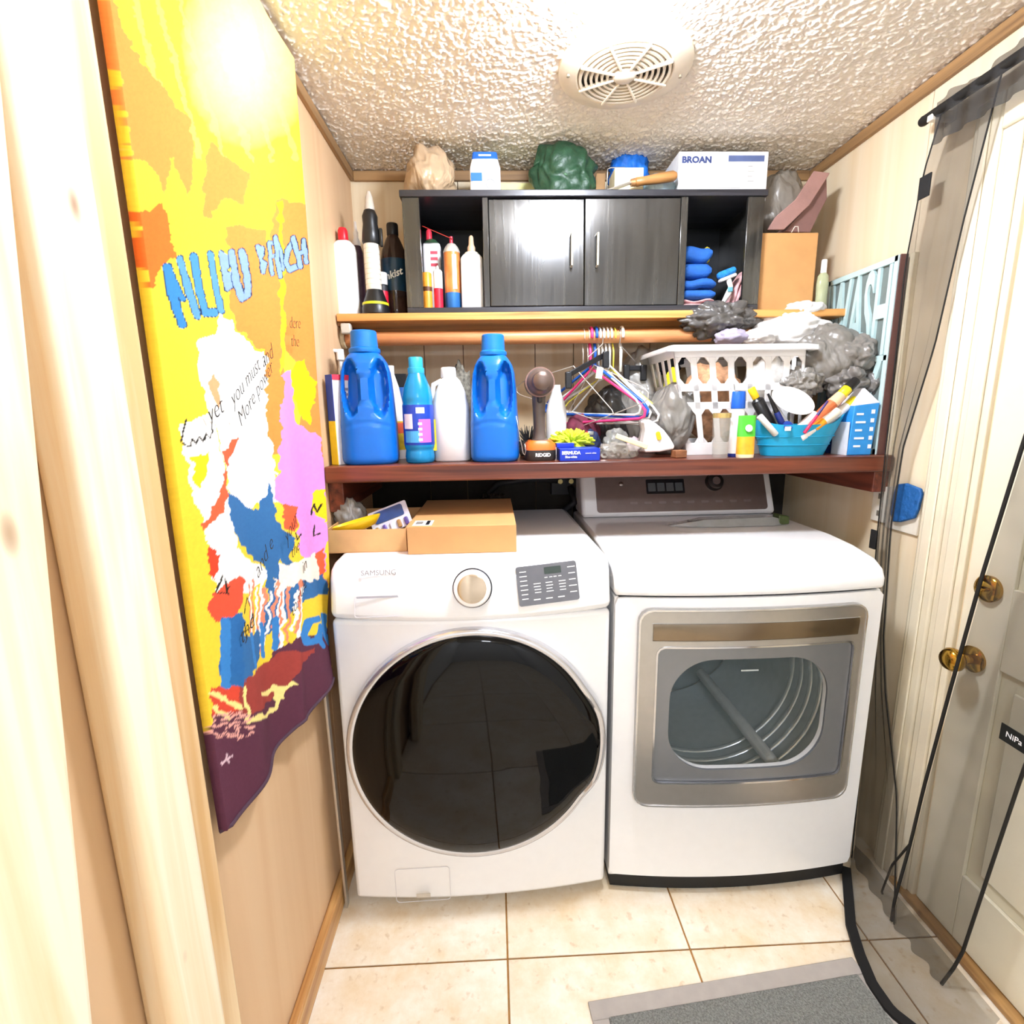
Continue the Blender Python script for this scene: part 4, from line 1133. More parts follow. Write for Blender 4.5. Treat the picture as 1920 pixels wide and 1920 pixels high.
G().prism(o2, (0, -.235, 0), (1, 0, 0), (0, 0, 1), (0, 1, 0), .08).obj('side_gusset', M('#7d5c56', .75), mb, bevel=.002)
hp_ = P(1490, 425, y=-.25)
G().tube([(hp_[0] - .012, -.256, bzt + .002), (hp_[0] - .004, -.258, bzt + .018), (hp_[0] + .006, -.258, bzt + .018), (hp_[0] + .010, -.256, bzt + .002)], .0014, 8).obj('cord_handle', M('#d9cfc2', .5), mb, smooth=True)

# ================================================================== LOWER SHELF: LAUNDRY BOTTLES
zs = ZS + .0006
def sstep(a, b_, x):
    t = min(max((x - a) / (b_ - a), 0), 1)
    return t * t * (3 - 2 * t)
JUG = M('#0d68c6', .3, var=.04, scale=6)
JCAP = M('#1170c8', .4, var=.03)
def jug(label, l, r, t, b_, y, turn):
    cx_, w_, zb_, h_ = span(l, r, t, b_, y)
    h_ = zb_ + h_ - zs
    th = thing('detergent_jug', label, 'jug', (cx_, y, zs), 'blue detergent jugs')
    keys = [(0, .90), (.02, .98), (.05, 1), (.30, .985), (.36, .96), (.50, .93), (.62, .89), (.70, .85), (.76, .77), (.80, .66), (.825, .56), (.84, .50)]
    rings = []
    for i in range(54):
        f_ = .84 * i / 53
        s_ = np.interp(f_, [k_[0] for k_ in keys], [k_[1] for k_ in keys])
        rg = []
        for (x_, y_, z_) in ring(0, 0, 0, s_ * w_ / 2, s_ * w_ / 2 * .92, 3.2 if f_ < .7 else 2.6, 72):
            # hand hollows on both sides of the front rib
            for sg in (-1, 1):
                ux = (x_ - sg * w_ * .255) / (w_ * .140); uz = (f_ - .57) / .205
                q = ux * ux + uz * uz
                if y_ < 0 and q < 1.25:
                    y_ += .040 * sstep(1.25, .60, q) * sstep(.44 * w_, .36 * w_, abs(x_))
                    x_ -= sg * .004 * sstep(1.2, .4, q)
            # shallow arch groove above the base block
            arch = .315 - .05 * (x_ / (w_ * .5)) ** 2
            if y_ < 0 and abs(f_ - arch) < .012:
                y_ += .0022
            rg.append((cx_ + x_ * math.cos(turn) - y_ * math.sin(turn), y + x_ * math.sin(turn) + y_ * math.cos(turn), zs + f_ * h_))
        rings.append(rg)
    G().loft(rings).obj('bottle', JUG, th, smooth=55)
    c_ = (cx_ - .0, y, zs)
    r_ = w_ / 2
    G().lathe(c_, [(r_ * .53, .838 * h_), (r_ * .55, .845 * h_), (r_ * .54, .868 * h_), (r_ * .47, .878 * h_)], 36).obj('cap_flange', JCAP, th, smooth=40)
    g = G(); n_ = 72
    for_r = [(1.0, .874), (.94, .992), (.88, 1.0)]
    g.loft([[(cx_ + r_ * .47 * a * (1 + .012 * (j % 2)) * math.cos(2 * math.pi * j / n_), y + r_ * .47 * a * (1 + .012 * (j % 2)) * math.sin(2 * math.pi * j / n_), zs + hh * h_) for j in range(n_)] for a, hh in for_r])
    g.obj('measuring_cap', JCAP, th, smooth=30)
    return th
jug('tall blue detergent jug, the larger left one near the printed towel', 637, 742, 621, 868, -.435, .12)
jug('tall blue detergent jug standing beside the cordless drill', 881, 972, 628, 860, -.435, -.1)
th, c, w, h = bottle('fabric_softener', 'slim teal blue bottle with pink label between jug and white bottle', 'bottle', 755, 812, 670, 861, -.45,
                     [(.84, 0), (.94, .015), (.97, .06), (.93, .11), (.90, .125), (.96, .14), (1, .17), (1, .555), (.95, .575), (.99, .60), (.98, .63), (.86, .72), (.62, .81), (.5, .855)], M('#1383b8', .22, var=.06), zs)
extra(th, c, -.45, w, h, zs, [(.52, .85), (.54, .86), (.54, .90), (.46, .905), (.46, .99), (.42, 1.0)], M('#2fa6d2', .35), 'cap')
extra(th, c, -.45, w, h, zs, [(1.005, .175), (1.012, .18), (1.012, .55), (1.005, .555)], M('#1a3fa8', .3, var=.06), 'label')
def onside(u, f_, r_=.5):
    return (c + math.sin(u) * w * r_, -.45 - math.cos(u) * w * r_, zs + f_ * h)
def patch(u0, u1, f0, f1, m, name, r_=.508):
    G().grid(lambda a, b_: onside(u0 + (u1 - u0) * a, f0 + (f1 - f0) * b_, r_), 8, 3).obj(name, m, th)
patch(.15, 1.0, .20, .42, M('#e86ac8', .4), 'pink_print'); patch(-.95, -.25, .33, .47, M('#e6e4ee', .4), 'white_print')
patch(.0, .55, .475, .53, HD, 'oval_print'); patch(-.9, .2, .20, .31, M('#4aa6dc', .4), 'light_blue_print')
for q in range(4):
    patch(.1, .35, .215 + .05 * q, .24 + .05 * q, HD, 'spot_print', .511)
th, c, w, h = bottle('vinegar_jug', 'big white plastic jug between the teal bottle and right blue jug', 'jug', 810, 882, 689, 857, -.40,
                     [(.94, 0), (1, .015), (1, .52), (.95, .60), (.75, .75), (.52, .86), (.36, .895)], M('#f0efec', .35, var=.02), zs, p=2.6)
extra(th, c - .004, -.40, w, h, zs, [(.38, .89), (.40, .90), (.38, .99), (.34, 1.0)], HD, 'cap')
G().tube([(c - w * .20, -.405, zs + h * .86), (c - w * .42, -.405, zs + h * .82), (c - w * .47, -.405, zs + h * .70), (c - w * .42, -.405, zs + h * .60)], .008, 10).obj('handle', M('#e9e7e2', .35), th, smooth=True)
G().bx(c - w * .47, c - w * .36, -.40 - w * .39, -.40 - w * .36, zs + h * .12, zs + h * .45).obj('yellow_label', M('#f0d42a', .5), th)
th, c, w, h = bottle('bleach_bottle', 'white tapered bottle with orange label behind the left blue jug', 'bottle', 708, 760, 686, 853, -.30,
                     [(1, 0), (1, .40), (.95, .5), (.62, .78), (.34, .92)], M('#e6e4e0', .4, var=.03), zs)
extra(th, c, -.30, w, h, zs, [(.36, .91), (.36, 1.0)], HD, 'cap')
extra(th, c, -.30, w, h, zs, [(1.01, .10), (1.02, .11), (1.02, .40), (1.01, .41)], M('#d8b22e', .5, var=.5, scale=25), 'label')
extra(th, c, -.30, w, h, zs, [(1.02, .28), (1.026, .285), (1.026, .39), (1.02, .395)], M('#d85a3c', .5), 'label_band')
cx_, w_, zb_, h_ = span(737, 765, 702, 734, -.16)
bxk = thing('small_box', 'small black and blue box high behind the teal bottle', 'box', (cx_, -.16, zs))
G().bx(cx_ - w_ / 2, cx_ + w_ / 2, -.19, -.13, zs, zb_ + .012).obj('carton', M('#2c64b0', .5), bxk, bevel=.001)
G().bx(cx_ - w_ / 2, cx_ + w_ / 2, -.19, -.13, zb_ + .0122, zb_ + h_).obj('black_top', M('#15161a', .5), bxk, bevel=.001)
# detergent carton, set corner-on at the left end
x_ = P(618, 860, y=-.47)[0]; hz = P(615, 703, y=-.47)[2]
dbx = thing('powder_box', 'tall blue yellow and white powder carton beside the printed towel', 'box', (x_, -.46, zs))
ctr = (.030, -.470)
def rb(g): return g.rotz(ctr, math.radians(48))
rb(G().bx(ctr[0] - .0135, ctr[0] + .05, ctr[1] - .016, ctr[1] + .016, zs, hz)).obj('carton', M('#e9e4e2', .5, var=.05, scale=60), dbx, bevel=.001)
rb(G().bx(ctr[0] - .0150, ctr[0] - .0137, ctr[1] - .016, ctr[1] + .016, zs + .12, hz)).obj('blue_print', M('#1f3f9e', .45), dbx)
rb(G().bx(ctr[0] - .0150, ctr[0] - .0137, ctr[1] - .016, ctr[1] + .016, zs, zs + .12)).obj('yellow_print', M('#f2cf1c', .45), dbx)
rb(G().bx(ctr[0] - .0135, ctr[0] + .05, ctr[1] - .0175, ctr[1] - .0162, hz - .014, hz)).obj('red_print', M('#d8344c', .5), dbx)
g = G()
for q in range(14):
    rb_g = G().bx(ctr[0] + .012, ctr[0] + .046, ctr[1] - .0172, ctr[1] - .0162, zs + .02 + q * .014, zs + .027 + q * .014)
    rb_g.rotz(ctr, math.radians(48)); g.add(rb_g.v, rb_g.f)
g.obj('text_print', M('#8f8a9a', .5), dbx)
p_ = P(637, 655, y=-.33)
pm = thing('pump_bottle', 'white pump bottle behind the powder carton', 'bottle', (p_[0], -.33, zs))
G().lathe((p_[0], -.33, zs), [(.026, 0), (.028, .005), (.028, .17), (.014, .19)], 24).obj('body', HD, pm, smooth=40)
G().lathe((p_[0], -.33, zs + .19), [(.016, 0), (.016, .022), (.005, .024), (.005, p_[2] - zs - .225), (.011, p_[2] - zs - .22), (.011, p_[2] - zs - .19)], 20).obj('pump', HD, pm, smooth=40)
G().tube([(p_[0], -.33, p_[2] - .006), (p_[0] - .02, -.345, p_[2] - .004), (p_[0] - .034, -.355, p_[2] - .016)], [.006, .005, .004], 10).obj('spout', HD, pm, smooth=True)
th, c, w, h = bottle('softener_pouch', 'pink and orange bottle squeezed between powder carton and jug', 'bottle', 633, 652, 712, 850, -.395, [(1, 0), (1, .75), (.8, .88), (.5, 1.0)], M('#ee8fa8', .4, var=.15), zs)
extra(th, c, -.395, w, h, zs, [(1.02, .12), (1.04, .2), (1.04, .5), (1.02, .58)], M('#f0a22c', .4), 'label')

# grey things behind the right jug
p_ = P(866, 722, y=-.22)
tag(crumple((p_[0], -.20, zs + .12), (.045, .06, .16), 41, .4, floor=zs).obj('patterned_cloth', M('#6d6a60', .8, var=.6, scale=90), smooth=True), 'dark floral patterned cloth heaped behind the big white jug', 'cloth')
p_ = P(990, 790, y=-.28)
fb = thing('feather_duster', 'grey bristled duster head behind the cordless drill', 'duster', (p_[0], -.28, zs))
g = G(); r3 = random.Random(5)
for q in range(140):
    a, e_ = r3.random() * 2 * math.pi, r3.random() * 1.4
    d = Vector((math.cos(a) * math.cos(e_), math.sin(a) * math.cos(e_) * .7, math.sin(e_)))
    o_ = Vector((p_[0], -.28, zs + .03)); g.tube([o_ + d * .01, o_ + d * (.055 + .02 * r3.random()) + Vector((0, 0, -.004))], [.002, .0008], 4)
bo2 = g.obj('bristles', M('#5e6166', .8, var=.3), fb); bo2['kind'] = 'stuff'
G().lathe((p_[0], -.28, zs), [(.025, 0), (.03, .01), (.028, .04), (.012, .05)], 16).obj('core', M('#77797c', .7), fb, smooth=True)
wp = [P(a, c_, y=-.475) for a, c_ in ((968, 780), (974, 815), (981, 850), (984, 853), (986, 845), (984, 832))]
wp[3][2] = max(wp[3][2], zs + .002)
tag(G().tube([(q[0], -.475, max(q[2], zs + .0015)) for q in wp], .0013, 8).obj('wire_hook', M('#b9b2a6', .3, .9), smooth=True), 'thin bent wire hook leaning by the right blue jug', 'hook')

# ================================================================== CORDLESS DRILL (chuck toward the viewer)
y = -.44
cx_, w_, zb_, h_ = span(983, 1041, 693, 859, y)
dl = thing('cordless_drill', 'grey cordless drill with orange battery band lettered RIDGID', 'drill', (cx_, y, zs))
zh = P(1012, 717, y=y)[2]
DG_ = M('#5e534c', .4, var=.06); DK = M('#35302d', .5)
G().lathe((cx_, y + .09, zh), [(.030, 0), (.038, .01), (.040, .05), (.040, .10), (.037, .112), (.030, .118)], 32, (0, -1, 0)).obj('motor_housing', DG_, dl, smooth=40)
G().lathe((cx_, y - .028, zh), [(.034, 0), (.034, .012), (.026, .02), (.024, .05), (.014, .058), (.004, .058)], 32, (0, -1, 0)).obj('chuck', M('#6a5a52', .35, .5), dl, smooth=40)
for q in range(3):
    G().lathe((cx_, y + .01 - .012 * q, zh), [(.0412, 0), (.0412, .004)], 32, (0, -1, 0)).obj('cooling_rib', M('#8a6a60', .4, .3), dl, smooth=40)
G().loft([ring(cx_, y + .03, zh - .030, .020, .03, 3), ring(cx_, y + .025, zh - .07, .018, .026, 3), ring(cx_, y + .02, zs + .085, .0165, .024, 3), ring(cx_, y + .015, zs + .06, .020, .028, 3), ring(cx_, y + .01, zs + .052, .030, .045, 3)]).obj('grip', DG_, dl, smooth=45)
G().box((cx_, y - .004, zh - .045), (.014, .014, .022)).obj('trigger', DK, dl, bevel=.004)
G().loft([ring(cx_, y + .01, zs + .030, w_ * .50, .06, 4), ring(cx_, y + .01, zs + .046, w_ * .48, .058, 4), ring(cx_, y + .01, zs + .056, w_ * .36, .05, 4)]).obj('orange_band', M('#ea6a1e', .4), dl, smooth=45)
G().loft([ring(cx_, y + .01, zs, w_ * .47, .058, 4), ring(cx_, y + .01, zs + .004, w_ * .50, .06, 4), ring(cx_, y + .01, zs + .0298, w_ * .50, .06, 4)]).obj('battery', DK, dl, smooth=45)
text('RIDGID', .0135, (cx_ + .004, y - .0508, zs + .0165), (1, 0, 0), (0, 0, 1), LT, dl, 'logo', bold=.0005, sx=.95)

# ================================================================== SMALL THINGS, MIDDLE OF THE SHELF
cx_, w_, zb_, h_ = span(1026, 1062, 728, 812, -.30)
th, c, w, h = bottle('cleaner_bottle', 'white cleaner bottle standing behind the lime duster', 'bottle', 1024, 1062, 722, 846, -.26, [(1, 0), (1, .62), (.8, .75), (.45, .9), (.4, 1.0)], M('#e9e8e4', .4, var=.03), zs)
# lime chenille duster
p_ = P(1072, 806, y=-.40)
ch = thing('chenille_duster', 'lime green chenille duster with short fingers behind the blue box', 'duster', (p_[0], -.40, zs))
g = G(); r3 = random.Random(8)
for q in range(170):
    a, e_ = r3.random() * 2 * math.pi, r3.random() * 1.5 - .15
    d = Vector((math.cos(a) * math.cos(e_) * 1.25, math.sin(a) * math.cos(e_) * .7, math.sin(e_) * .75 + .02))
    o_ = Vector((p_[0], -.40, zs + .042)); t_ = o_ + d * (.046 + .014 * r3.random())
    t_.z = max(t_.z, zs + .004)
    g.tube([o_ + d * .012, (o_ + t_) / 2 + Vector((0, 0, .004)), t_], [.0035, .0045, .003], 5)
sf = g.obj('chenille_fingers', M('#cfe33a', .85, var=.15, scale=80), ch, smooth=True); sf['kind'] = 'stuff'
G().loft([ring(p_[0], -.40, zs, .04, .025, 2), ring(p_[0], -.40, zs + .03, .045, .028, 2), ring(p_[0], -.40, zs + .05, .02, .015, 2)]).obj('pad', M('#b9cc30', .85), ch, smooth=True)
# flat blue box
cx_, w_, zb_, h_ = span(1049, 1124, 838, 861, -.50)
b2 = thing('blue_carton', 'flat royal blue carton lettered BERMUDA at the shelf edge', 'box', (cx_, -.48, zs))
RB = M('#1233b4', .35, var=.05)
G().bx(cx_ - w_ / 2, cx_ + w_ / 2, -.508, -.43, zs, zs + h_).obj('carton', RB, b2, bevel=.001)
G().box((cx_ - w_ * .30, -.445, zs + h_ + .0065), (.05, .028, .012)).obj('raised_flap', RB, b2, bevel=.001)
text('BERMUDA', .0125, (cx_ - w_ * .22, -.5086, zs + h_ * .66), (1, 0, 0), (0, 0, 1), LT, b2, 'lettering', bold=.0005, sx=.9)
text('Blue-white', .009, (cx_ - w_ * .22, -.5086, zs + h_ * .33), (1, 0, 0), (0, 0, 1), LT, b2, 'lettering', bold=.0002, sx=.85)
text('ceramic white', .006, (cx_ + w_ * .27, -.5086, zs + h_ * .62), (1, 0, 0), (0, 0, 1), LT, b2, 'lettering', sx=.9)
# heaps behind
p_ = P(1110, 806, y=-.33)
tag(crumple((p_[0], -.30, zs + .035), (.036, .04, .042), 51, .3, floor=zs).obj('navy_cloth', M('#1c2748', .8, var=.2), smooth=True), 'small navy cloth crumpled below the pink hanger', 'cloth')
p_ = P(1092, 770, y=-.20)
tag(crumple((p_[0], -.20, zs + .06), (.055, .045, .072), 53, .3, floor=zs).obj('maroon_cloth', M('#6e2a3c', .8, var=.3), smooth=True), 'dark maroon cloth bunched behind the lime duster', 'cloth')
p_ = P(1150, 750, y=-.13)
tag(crumple((p_[0] + .0, -.11, zs + .09), (.10, .07, .125), 54, .3, floor=zs).obj('dark_bag', plastic_bag('#3a3836', 1, .35), smooth=True), 'dark charcoal bag at the wall behind the clothes hangers', 'bag')
# red handled pliers
a_, b_ = P(1085, 790, y=-.37), P(1102, 772, y=-.37)
pl = thing('pliers', 'small tool with red grips on the navy cloth', 'pliers', (a_[0], -.37, zs))
for q in range(2):
    G().tube([(a_[0] - .005, -.375 - .01 * q, zs + .030 + .012 * q), (b_[0] - .015, -.378, zs + .052 + .014 * q), (b_[0], -.375, zs + .062 + .012 * q)], [.004, .0045, .003], 8).obj('grip', M('#cf2a38', .4), pl, smooth=True)
G().box((b_[0] + .008, -.375, zs + .07), (.02, .006, .012)).obj('jaw', M('#9a9a9a', .3, .9), pl, bevel=.002)
# clear bag with washers
p_ = P(1158, 840, y=-.46)
cw = thing('washer_bag', 'clear plastic bag of metal washers in front of the hangers', 'bag', (p_[0], -.45, zs))
crumple((p_[0], -.45, zs + .02), (.062, .035, .027), 61, .45, floor=zs).obj('film', plastic_bag('#b9b2a6', .4, .12), cw, smooth=True)
for q in range(5):
    t_ = (p_[0] - .04 + .02 * q, -.468 + .006 * (q % 2), zs + .012 + .008 * (q % 2))
    g_w = G().lathe(t_, [(.004, 0), (.010, 0), (.010, .002), (.004, .002), (.004, 0)], 18, (.2 * (q % 3 - 1), -1, .4), cap=False)
    tag(g_w.obj('metal_washer', M('#8f8a84', .3, .9), smooth=40), 'small metal washer inside the clear bag on the shelf', 'washer', 'washers in the clear bag')
p_ = P(1155, 798, y=-.40)
cp_ = thing('clear_packet', 'clear blister packet standing behind the bag of washers', 'packet', (p_[0], -.385, zs))
crumple((p_[0], -.385, zs + .042), (.036, .022, .044), 63, .3, floor=zs).obj('film', plastic_bag('#b9b9b2', .4, .1), cp_, smooth=True)
G().lathe((p_[0] + .004, -.385, zs + .04), [(.006, 0), (.013, 0), (.013, .004), (.006, .004), (.006, 0)], 18, (.2, -1, .2), cap=False).obj('steel_ring', M('#7e7a74', .3, .9), cp_, smooth=40)
# cream stick
a_, b_ = P(1155, 817, y=-.49), P(1214, 838, y=-.505)
va, vb = Vector(a_), Vector(b_); va.z = max(va.z, zs + .046); vb.z = max(vb.z, zs + .008)
mid = (va + vb) / 2; dd = vb - va
sk = G().box((0, 0, 0), (dd.length, .010, .014))
rot = dd.to_track_quat('X', 'Z').to_matrix()
sk.xf(lambda p: rot @ p + mid)
tag(sk.obj('wooden_stick', M('#ece0a8', .6, var=.08), bevel=.002), 'short cream wooden stick leaning on the bag of washers', 'stick')
# small travel iron
ir = [P(a, c_, y=-.455) for a, c_ in ((1206, 790), (1216, 786), (1228, 793), (1244, 806), (1256, 822), (1264, 836), (1262, 842), (1236, 847), (1208, 848), (1205, 828), (1209, 806))]
iro = thing('travel_iron', 'small white iron with yellow button standing on end', 'iron', (float(np.mean([q[0] for q in ir])), -.44, zs))
io = [(q[0], max(q[2], zs)) for q in ir]
G().prism(io, (0, -.462, 0), (1, 0, 0), (0, 0, 1), (0, 1, 0), .042).obj('body', HD, iro, bevel=.007, seg=3)
q0 = P(1233, 817, y=-.455)
yb_ = G().prism(rrect(.013, .026, .006), (q0[0], -.462, q0[2]), (.95, 0, .3), (-.3, 0, .95), (0, -1, 0), .004).obj('button', M('#f2b81c', .4), iro, bevel=.001)
q0 = P(1212, 789, y=-.455)
G().box((q0[0] + .004, -.441, q0[2] - .002), (.018, .030, .009), ry=-.2).obj('thumb_slide', M('#e8921c', .4), iro, bevel=.003)
G().prism([(a - (a - io[4][0]) * -.03, c_) for a, c_ in io], (0, -.419, 0), (1, 0, 0), (0, 0, 1), (0, 1, 0), .006).obj('sole_plate', M('#b9b4b0', .3, .9), iro)
p_ = P(1192, 806, y=-.42)
tag(crumple((p_[0], -.40, zs + .028), (.022, .018, .032), 66, .25, sub=3, floor=zs).obj('pink_wrapper', plastic_bag('#c9b2b6', .85, .2), smooth=True), 'pinkish clear wrapper left of the small white iron', 'wrapper')
p_ = P(1276, 831, y=-.47)
tag(G().box((p_[0], -.46, zs + .0105), (.035, .03, .021), rz=.2).obj('wood_offcut', WOOD('#a8704a', '#6c4226', 'x', 1, .6), bevel=.002), 'small brown wood offcut on the shelf before the basket', 'block')

# ================================================================== BAGS BY THE HANGERS
GREY = '#7d7973'
cx_, w_, zb_, h_ = span(1219, 1303, 705, 838, -.36)
gb = thing('plastic_bag', 'full grey plastic bag left of the white basket, knot at its top right', 'bag', (cx_, -.345, zs), 'grey plastic bags')
crumple((cx_, -.345, zs + .103), (w_ * .50, .075, .112), 71, .14, 1.3, sub=5, floor=zs).obj('film', plastic_bag(GREY), gb, smooth=True)
kp = P(1296, 745, y=-.36)
crumple((kp[0], -.37, kp[2]), (.024, .02, .022), 72, .5, 2.2, sub=3).obj('knot', plastic_bag(GREY), gb, smooth=True)
cx_, w_, zb_, h_ = span(1168, 1247, 655, 735, -.16)
tag(crumple((cx_, -.13, (zs + zb_ + h_) / 2 + .0), (w_ * .55, .075, (zb_ + h_ - zs) * .50), 74, .16, 1.3, sub=5, floor=zs).obj('plastic_bag', plastic_bag('#97948e'), smooth=True), 'pale grey plastic bag at the wall behind the white hangers', 'bag', 'grey plastic bags')
p_ = P(1235, 668, y=-.07)
tag(crumple((p_[0] + .02, -.075, p_[2] - .02), (.075, .045, .045), 75, .3).obj('black_cloth', M('#22242c', .7, var=.2), smooth=True), 'black cloth lump under the rod near the basket rim', 'cloth')
p_ = P(1262, 690, y=-.2)
tag(crumple((p_[0] - .006, -.20, p_[2] - .08), (.022, .03, .085), 76, .2, sub=3, floor=zs).obj('yellow_packet', M('#e6dc20', .5, var=.25), smooth=True), 'bright yellow wrapped item left of the white basket', 'packet')

# ================================================================== HANGERS
def hook_pts(x, zt, r_=.026):
    pts = []
    for t in np.linspace(math.radians(205), math.radians(0), 14):
        pts.append((0, -math.cos(t) * r_ if False else math.cos(t) * r_, math.sin(t) * r_))
    return pts
HANG = 'clothes hangers on the rod'
def hanger(label, px, mcol, r_, phi, width=.40, drop=.155, neck=.06, tilt=0., metal=0., wire=False):
    x = P(px, 625, y=rody - .02)[0]
    top = rodz + .021 + r_
    th = thing('clothes_hanger', label, 'hanger', (x, rody, top), HANG)
    R = .025
    pts = [Vector((0, 0, 0))]
    hk = [Vector((R * math.cos(t), 0, -R + R * math.sin(t))) for t in np.linspace(math.radians(200), math.radians(20), 12)]
    hk += [Vector((R * .9, 0, -R - .012)), Vector((R * .35, 0, -R - .03)), Vector((0, 0, -R - .045)), Vector((0, 0, -R - neck))]
    zN = -R - neck
    zB = zN - drop
    hw = width / 2
    m = M(mcol, .35, metal, var=.03)
    rotm = Matrix.Rotation(phi, 3, 'Z') @ Matrix.Rotation(tilt, 3, 'Y')
    o_ = Vector((x, rody, top))
    # hook spans the rod (along y), the shoulders turn with phi
    hr = Matrix.Rotation(math.pi / 2, 3, 'Z')
    g = G().tube([o_ + hr @ q for q in hk[:-2]] + [o_ + hk[-2], o_ + hk[-1]], r_, 8)
    g.obj('hook', m, th, smooth=True)
    k_ = .02
    loop = [(0, zN)]
    for a, c_ in ((hw - .02, zB + .045), (hw, zB + .022), (hw - .004, zB + .006), (hw - .022, zB), (-hw + .022, zB), (-hw + .004, zB + .006), (-hw, zB + .022), (-hw + .02, zB + .045)):
        loop.append((a, c_))
    G().tube([o_ + rotm @ Vector((a, 0, c_)) for a, c_ in loop], r_, 8, True).obj('shoulder_frame', m, th, smooth=True)
    return th
hanger('pink plastic clothes hanger on the wooden rod', 1110, '#e8407e', .0046, math.radians(-52), .40, .165, .10, -.05)
hanger('blue plastic clothes hanger right beside the pink one', 1119, '#1d58b4', .0050, math.radians(-50), .42, .160, .085, .04)
hanger('thick white plastic hanger, rightmost on the rod', 1168, '#f1efe6', .0050, math.radians(-38), .36, .15, .11, .16)
for q, (pxx, ph, ti, lb) in enumerate(((1126, -60, .02, 'white hanger with its hook touching the blue one'), (1133, -47, .05, 'second white hanger to the right of the blue hook'), (1140, -42, .10, 'third white hanger to the right of the blue hook'), (1147, -55, -.02, 'white hanger with its hook touching the yellow one'))):
    hanger(lb, pxx, '#efeee8', .0034, math.radians(ph), .38, .15 + .01 * q, .09, ti)
hanger('slim hanger with a yellow hook on the rod', 1154, '#e6dc52', .0026, math.radians(-45), .36, .15, .10, .06)
hanger('thin bare wire hanger left of the pink hanger', 1096, '#d9d2c8', .0016, math.radians(-35), .38, .14, .09, .3, .5)
hanger('thin bare wire hanger tucked against the pink hook', 1105, '#d9d2c8', .0016, math.radians(-60), .40, .17, .09, -.25, .5)
# black skirt hangers with clips
def clip_hanger(label, pa, pb, y0, y1, px):
    a_, b_ = Vector(P(*pa, y=y0)), Vector(P(*pb, y=y1))
    th = thing('clip_hanger', label, 'hanger', tuple((a_ + b_) / 2), HANG)
    d = (b_ - a_); mid = (a_ + b_) / 2
    rot = d.to_track_quat('X', 'Z').to_matrix()
    m = M('#17181b', .35)
    G().box((0, 0, 0), (d.length, .006, .016)).xf(lambda p: rot @ p + mid).obj('bar', m, th, bevel=.002)
    for f_ in (.04, .93):
        q = a_ + d * f_
        G().box(q + Vector((0, -.008, -.016)), (.020, .016, .05)).obj('clip', m, th, bevel=.003)
    x = P(px, 625, y=rody)[0]; top = Vector((x, rody, rodz + .024))
    hk = [top + Vector((0, .024 * math.cos(t), -.024 + .024 * math.sin(t))) for t in np.linspace(math.radians(20), math.radians(200), 10)]
    hk += [top + Vector((0, -.015, -.05)), mid + Vector((0, -.004, .02)), mid]
    G().tube(hk, .002, 8).obj('hook', M('#c9c6c0', .25, .9), th, smooth=True)
    return th
clip_hanger('black clip hanger slanting across the bunch of hangers', (1062, 705), (1140, 662), -.33, -.26, 1128)
clip_hanger('black clip hanger behind the white ones at right', (1172, 690), (1208, 690), -.20, -.20, 1160)
tg_ = P(1122, 700, y=-.33)
tag(G().box((tg_[0], -.345, tg_[2]), (.020, .002, .034), ry=.15).obj('paper_tag', M('#d6cdb4', .6), bevel=.0006), 'small cream paper tag dangling from the black clip hanger', 'tag')

# ================================================================== LAUNDRY BASKET
BW = M('#f1efee', .35, var=.02)
yf0, yf1, yb0, yb1 = -.385, -.425, -.13, -.09     # front bottom/top, back bottom/top
zl0, zl1 = zs, P(1380, 652, y=-.425)[2]
xb0, xb1 = P(1288, 832, y=yf0)[0], P(1500, 832, y=yf0)[0]
xt0, xt1 = P(1262, 660, y=yf1)[0], P(1512, 655, y=yf1)[0]
bas = thing('laundry_basket', 'white plastic laundry basket with oval slots on the lower shelf', 'basket', ((xb0 + xb1) / 2, -.26, zs))
def bwall(side, u, f_):
    """point on basket wall, u along wall, f height fraction"""
    x0, x1 = xb0 + (xt0 - xb0) * f_, xb1 + (xt1 - xb1) * f_
    y0, y1 = yf0 + (yf1 - yf0) * f_, yb0 + (yb1 - yb0) * f_
    c_ = {'f': ((x0, y0), (x1, y0)), 'b': ((x0, y1), (x1, y1)), 'l': ((x0, y0), (x0, y1)), 'r': ((x1, y0), (x1, y1))}[side]
    return Vector((c_[0][0] + (c_[1][0] - c_[0][0]) * u, c_[0][1] + (c_[1][1] - c_[0][1]) * u, zl0 + (zl1 - zl0) * f_))
NRM = {'f': Vector((0, -1, 0)), 'b': Vector((0, 1, 0)), 'l': Vector((-1, 0, 0)), 'r': Vector((1, 0, 0))}
def bpanel(side, u0, u1, f0, f1, name, th_=.004, k=1):
    n_ = NRM[side] * th_
    q = [bwall(side, u0, f0), bwall(side, u1, f0), bwall(side, u1, f1), bwall(side, u0, f1)]
    return G().loft([q, [a - n_ for a in q]]).obj(name, BW, bas, bevel=.0012)
for sd, nb in (('f', 7), ('l', 6), ('b', 7), ('r', 6)):
    for f0, f1 in ((0, .12), (.44, .51), (.61, .68), (.92, 1.0)):
        bpanel(sd, 0, 1, f0, f1, 'band')
    for q in range(nb + 1):
        u = q / nb; wd_ = .17 / nb * 2.0
        bpanel(sd, max(0, u - wd_ / 2), min(1, u + wd_ / 2), .12, .92, 'slat')
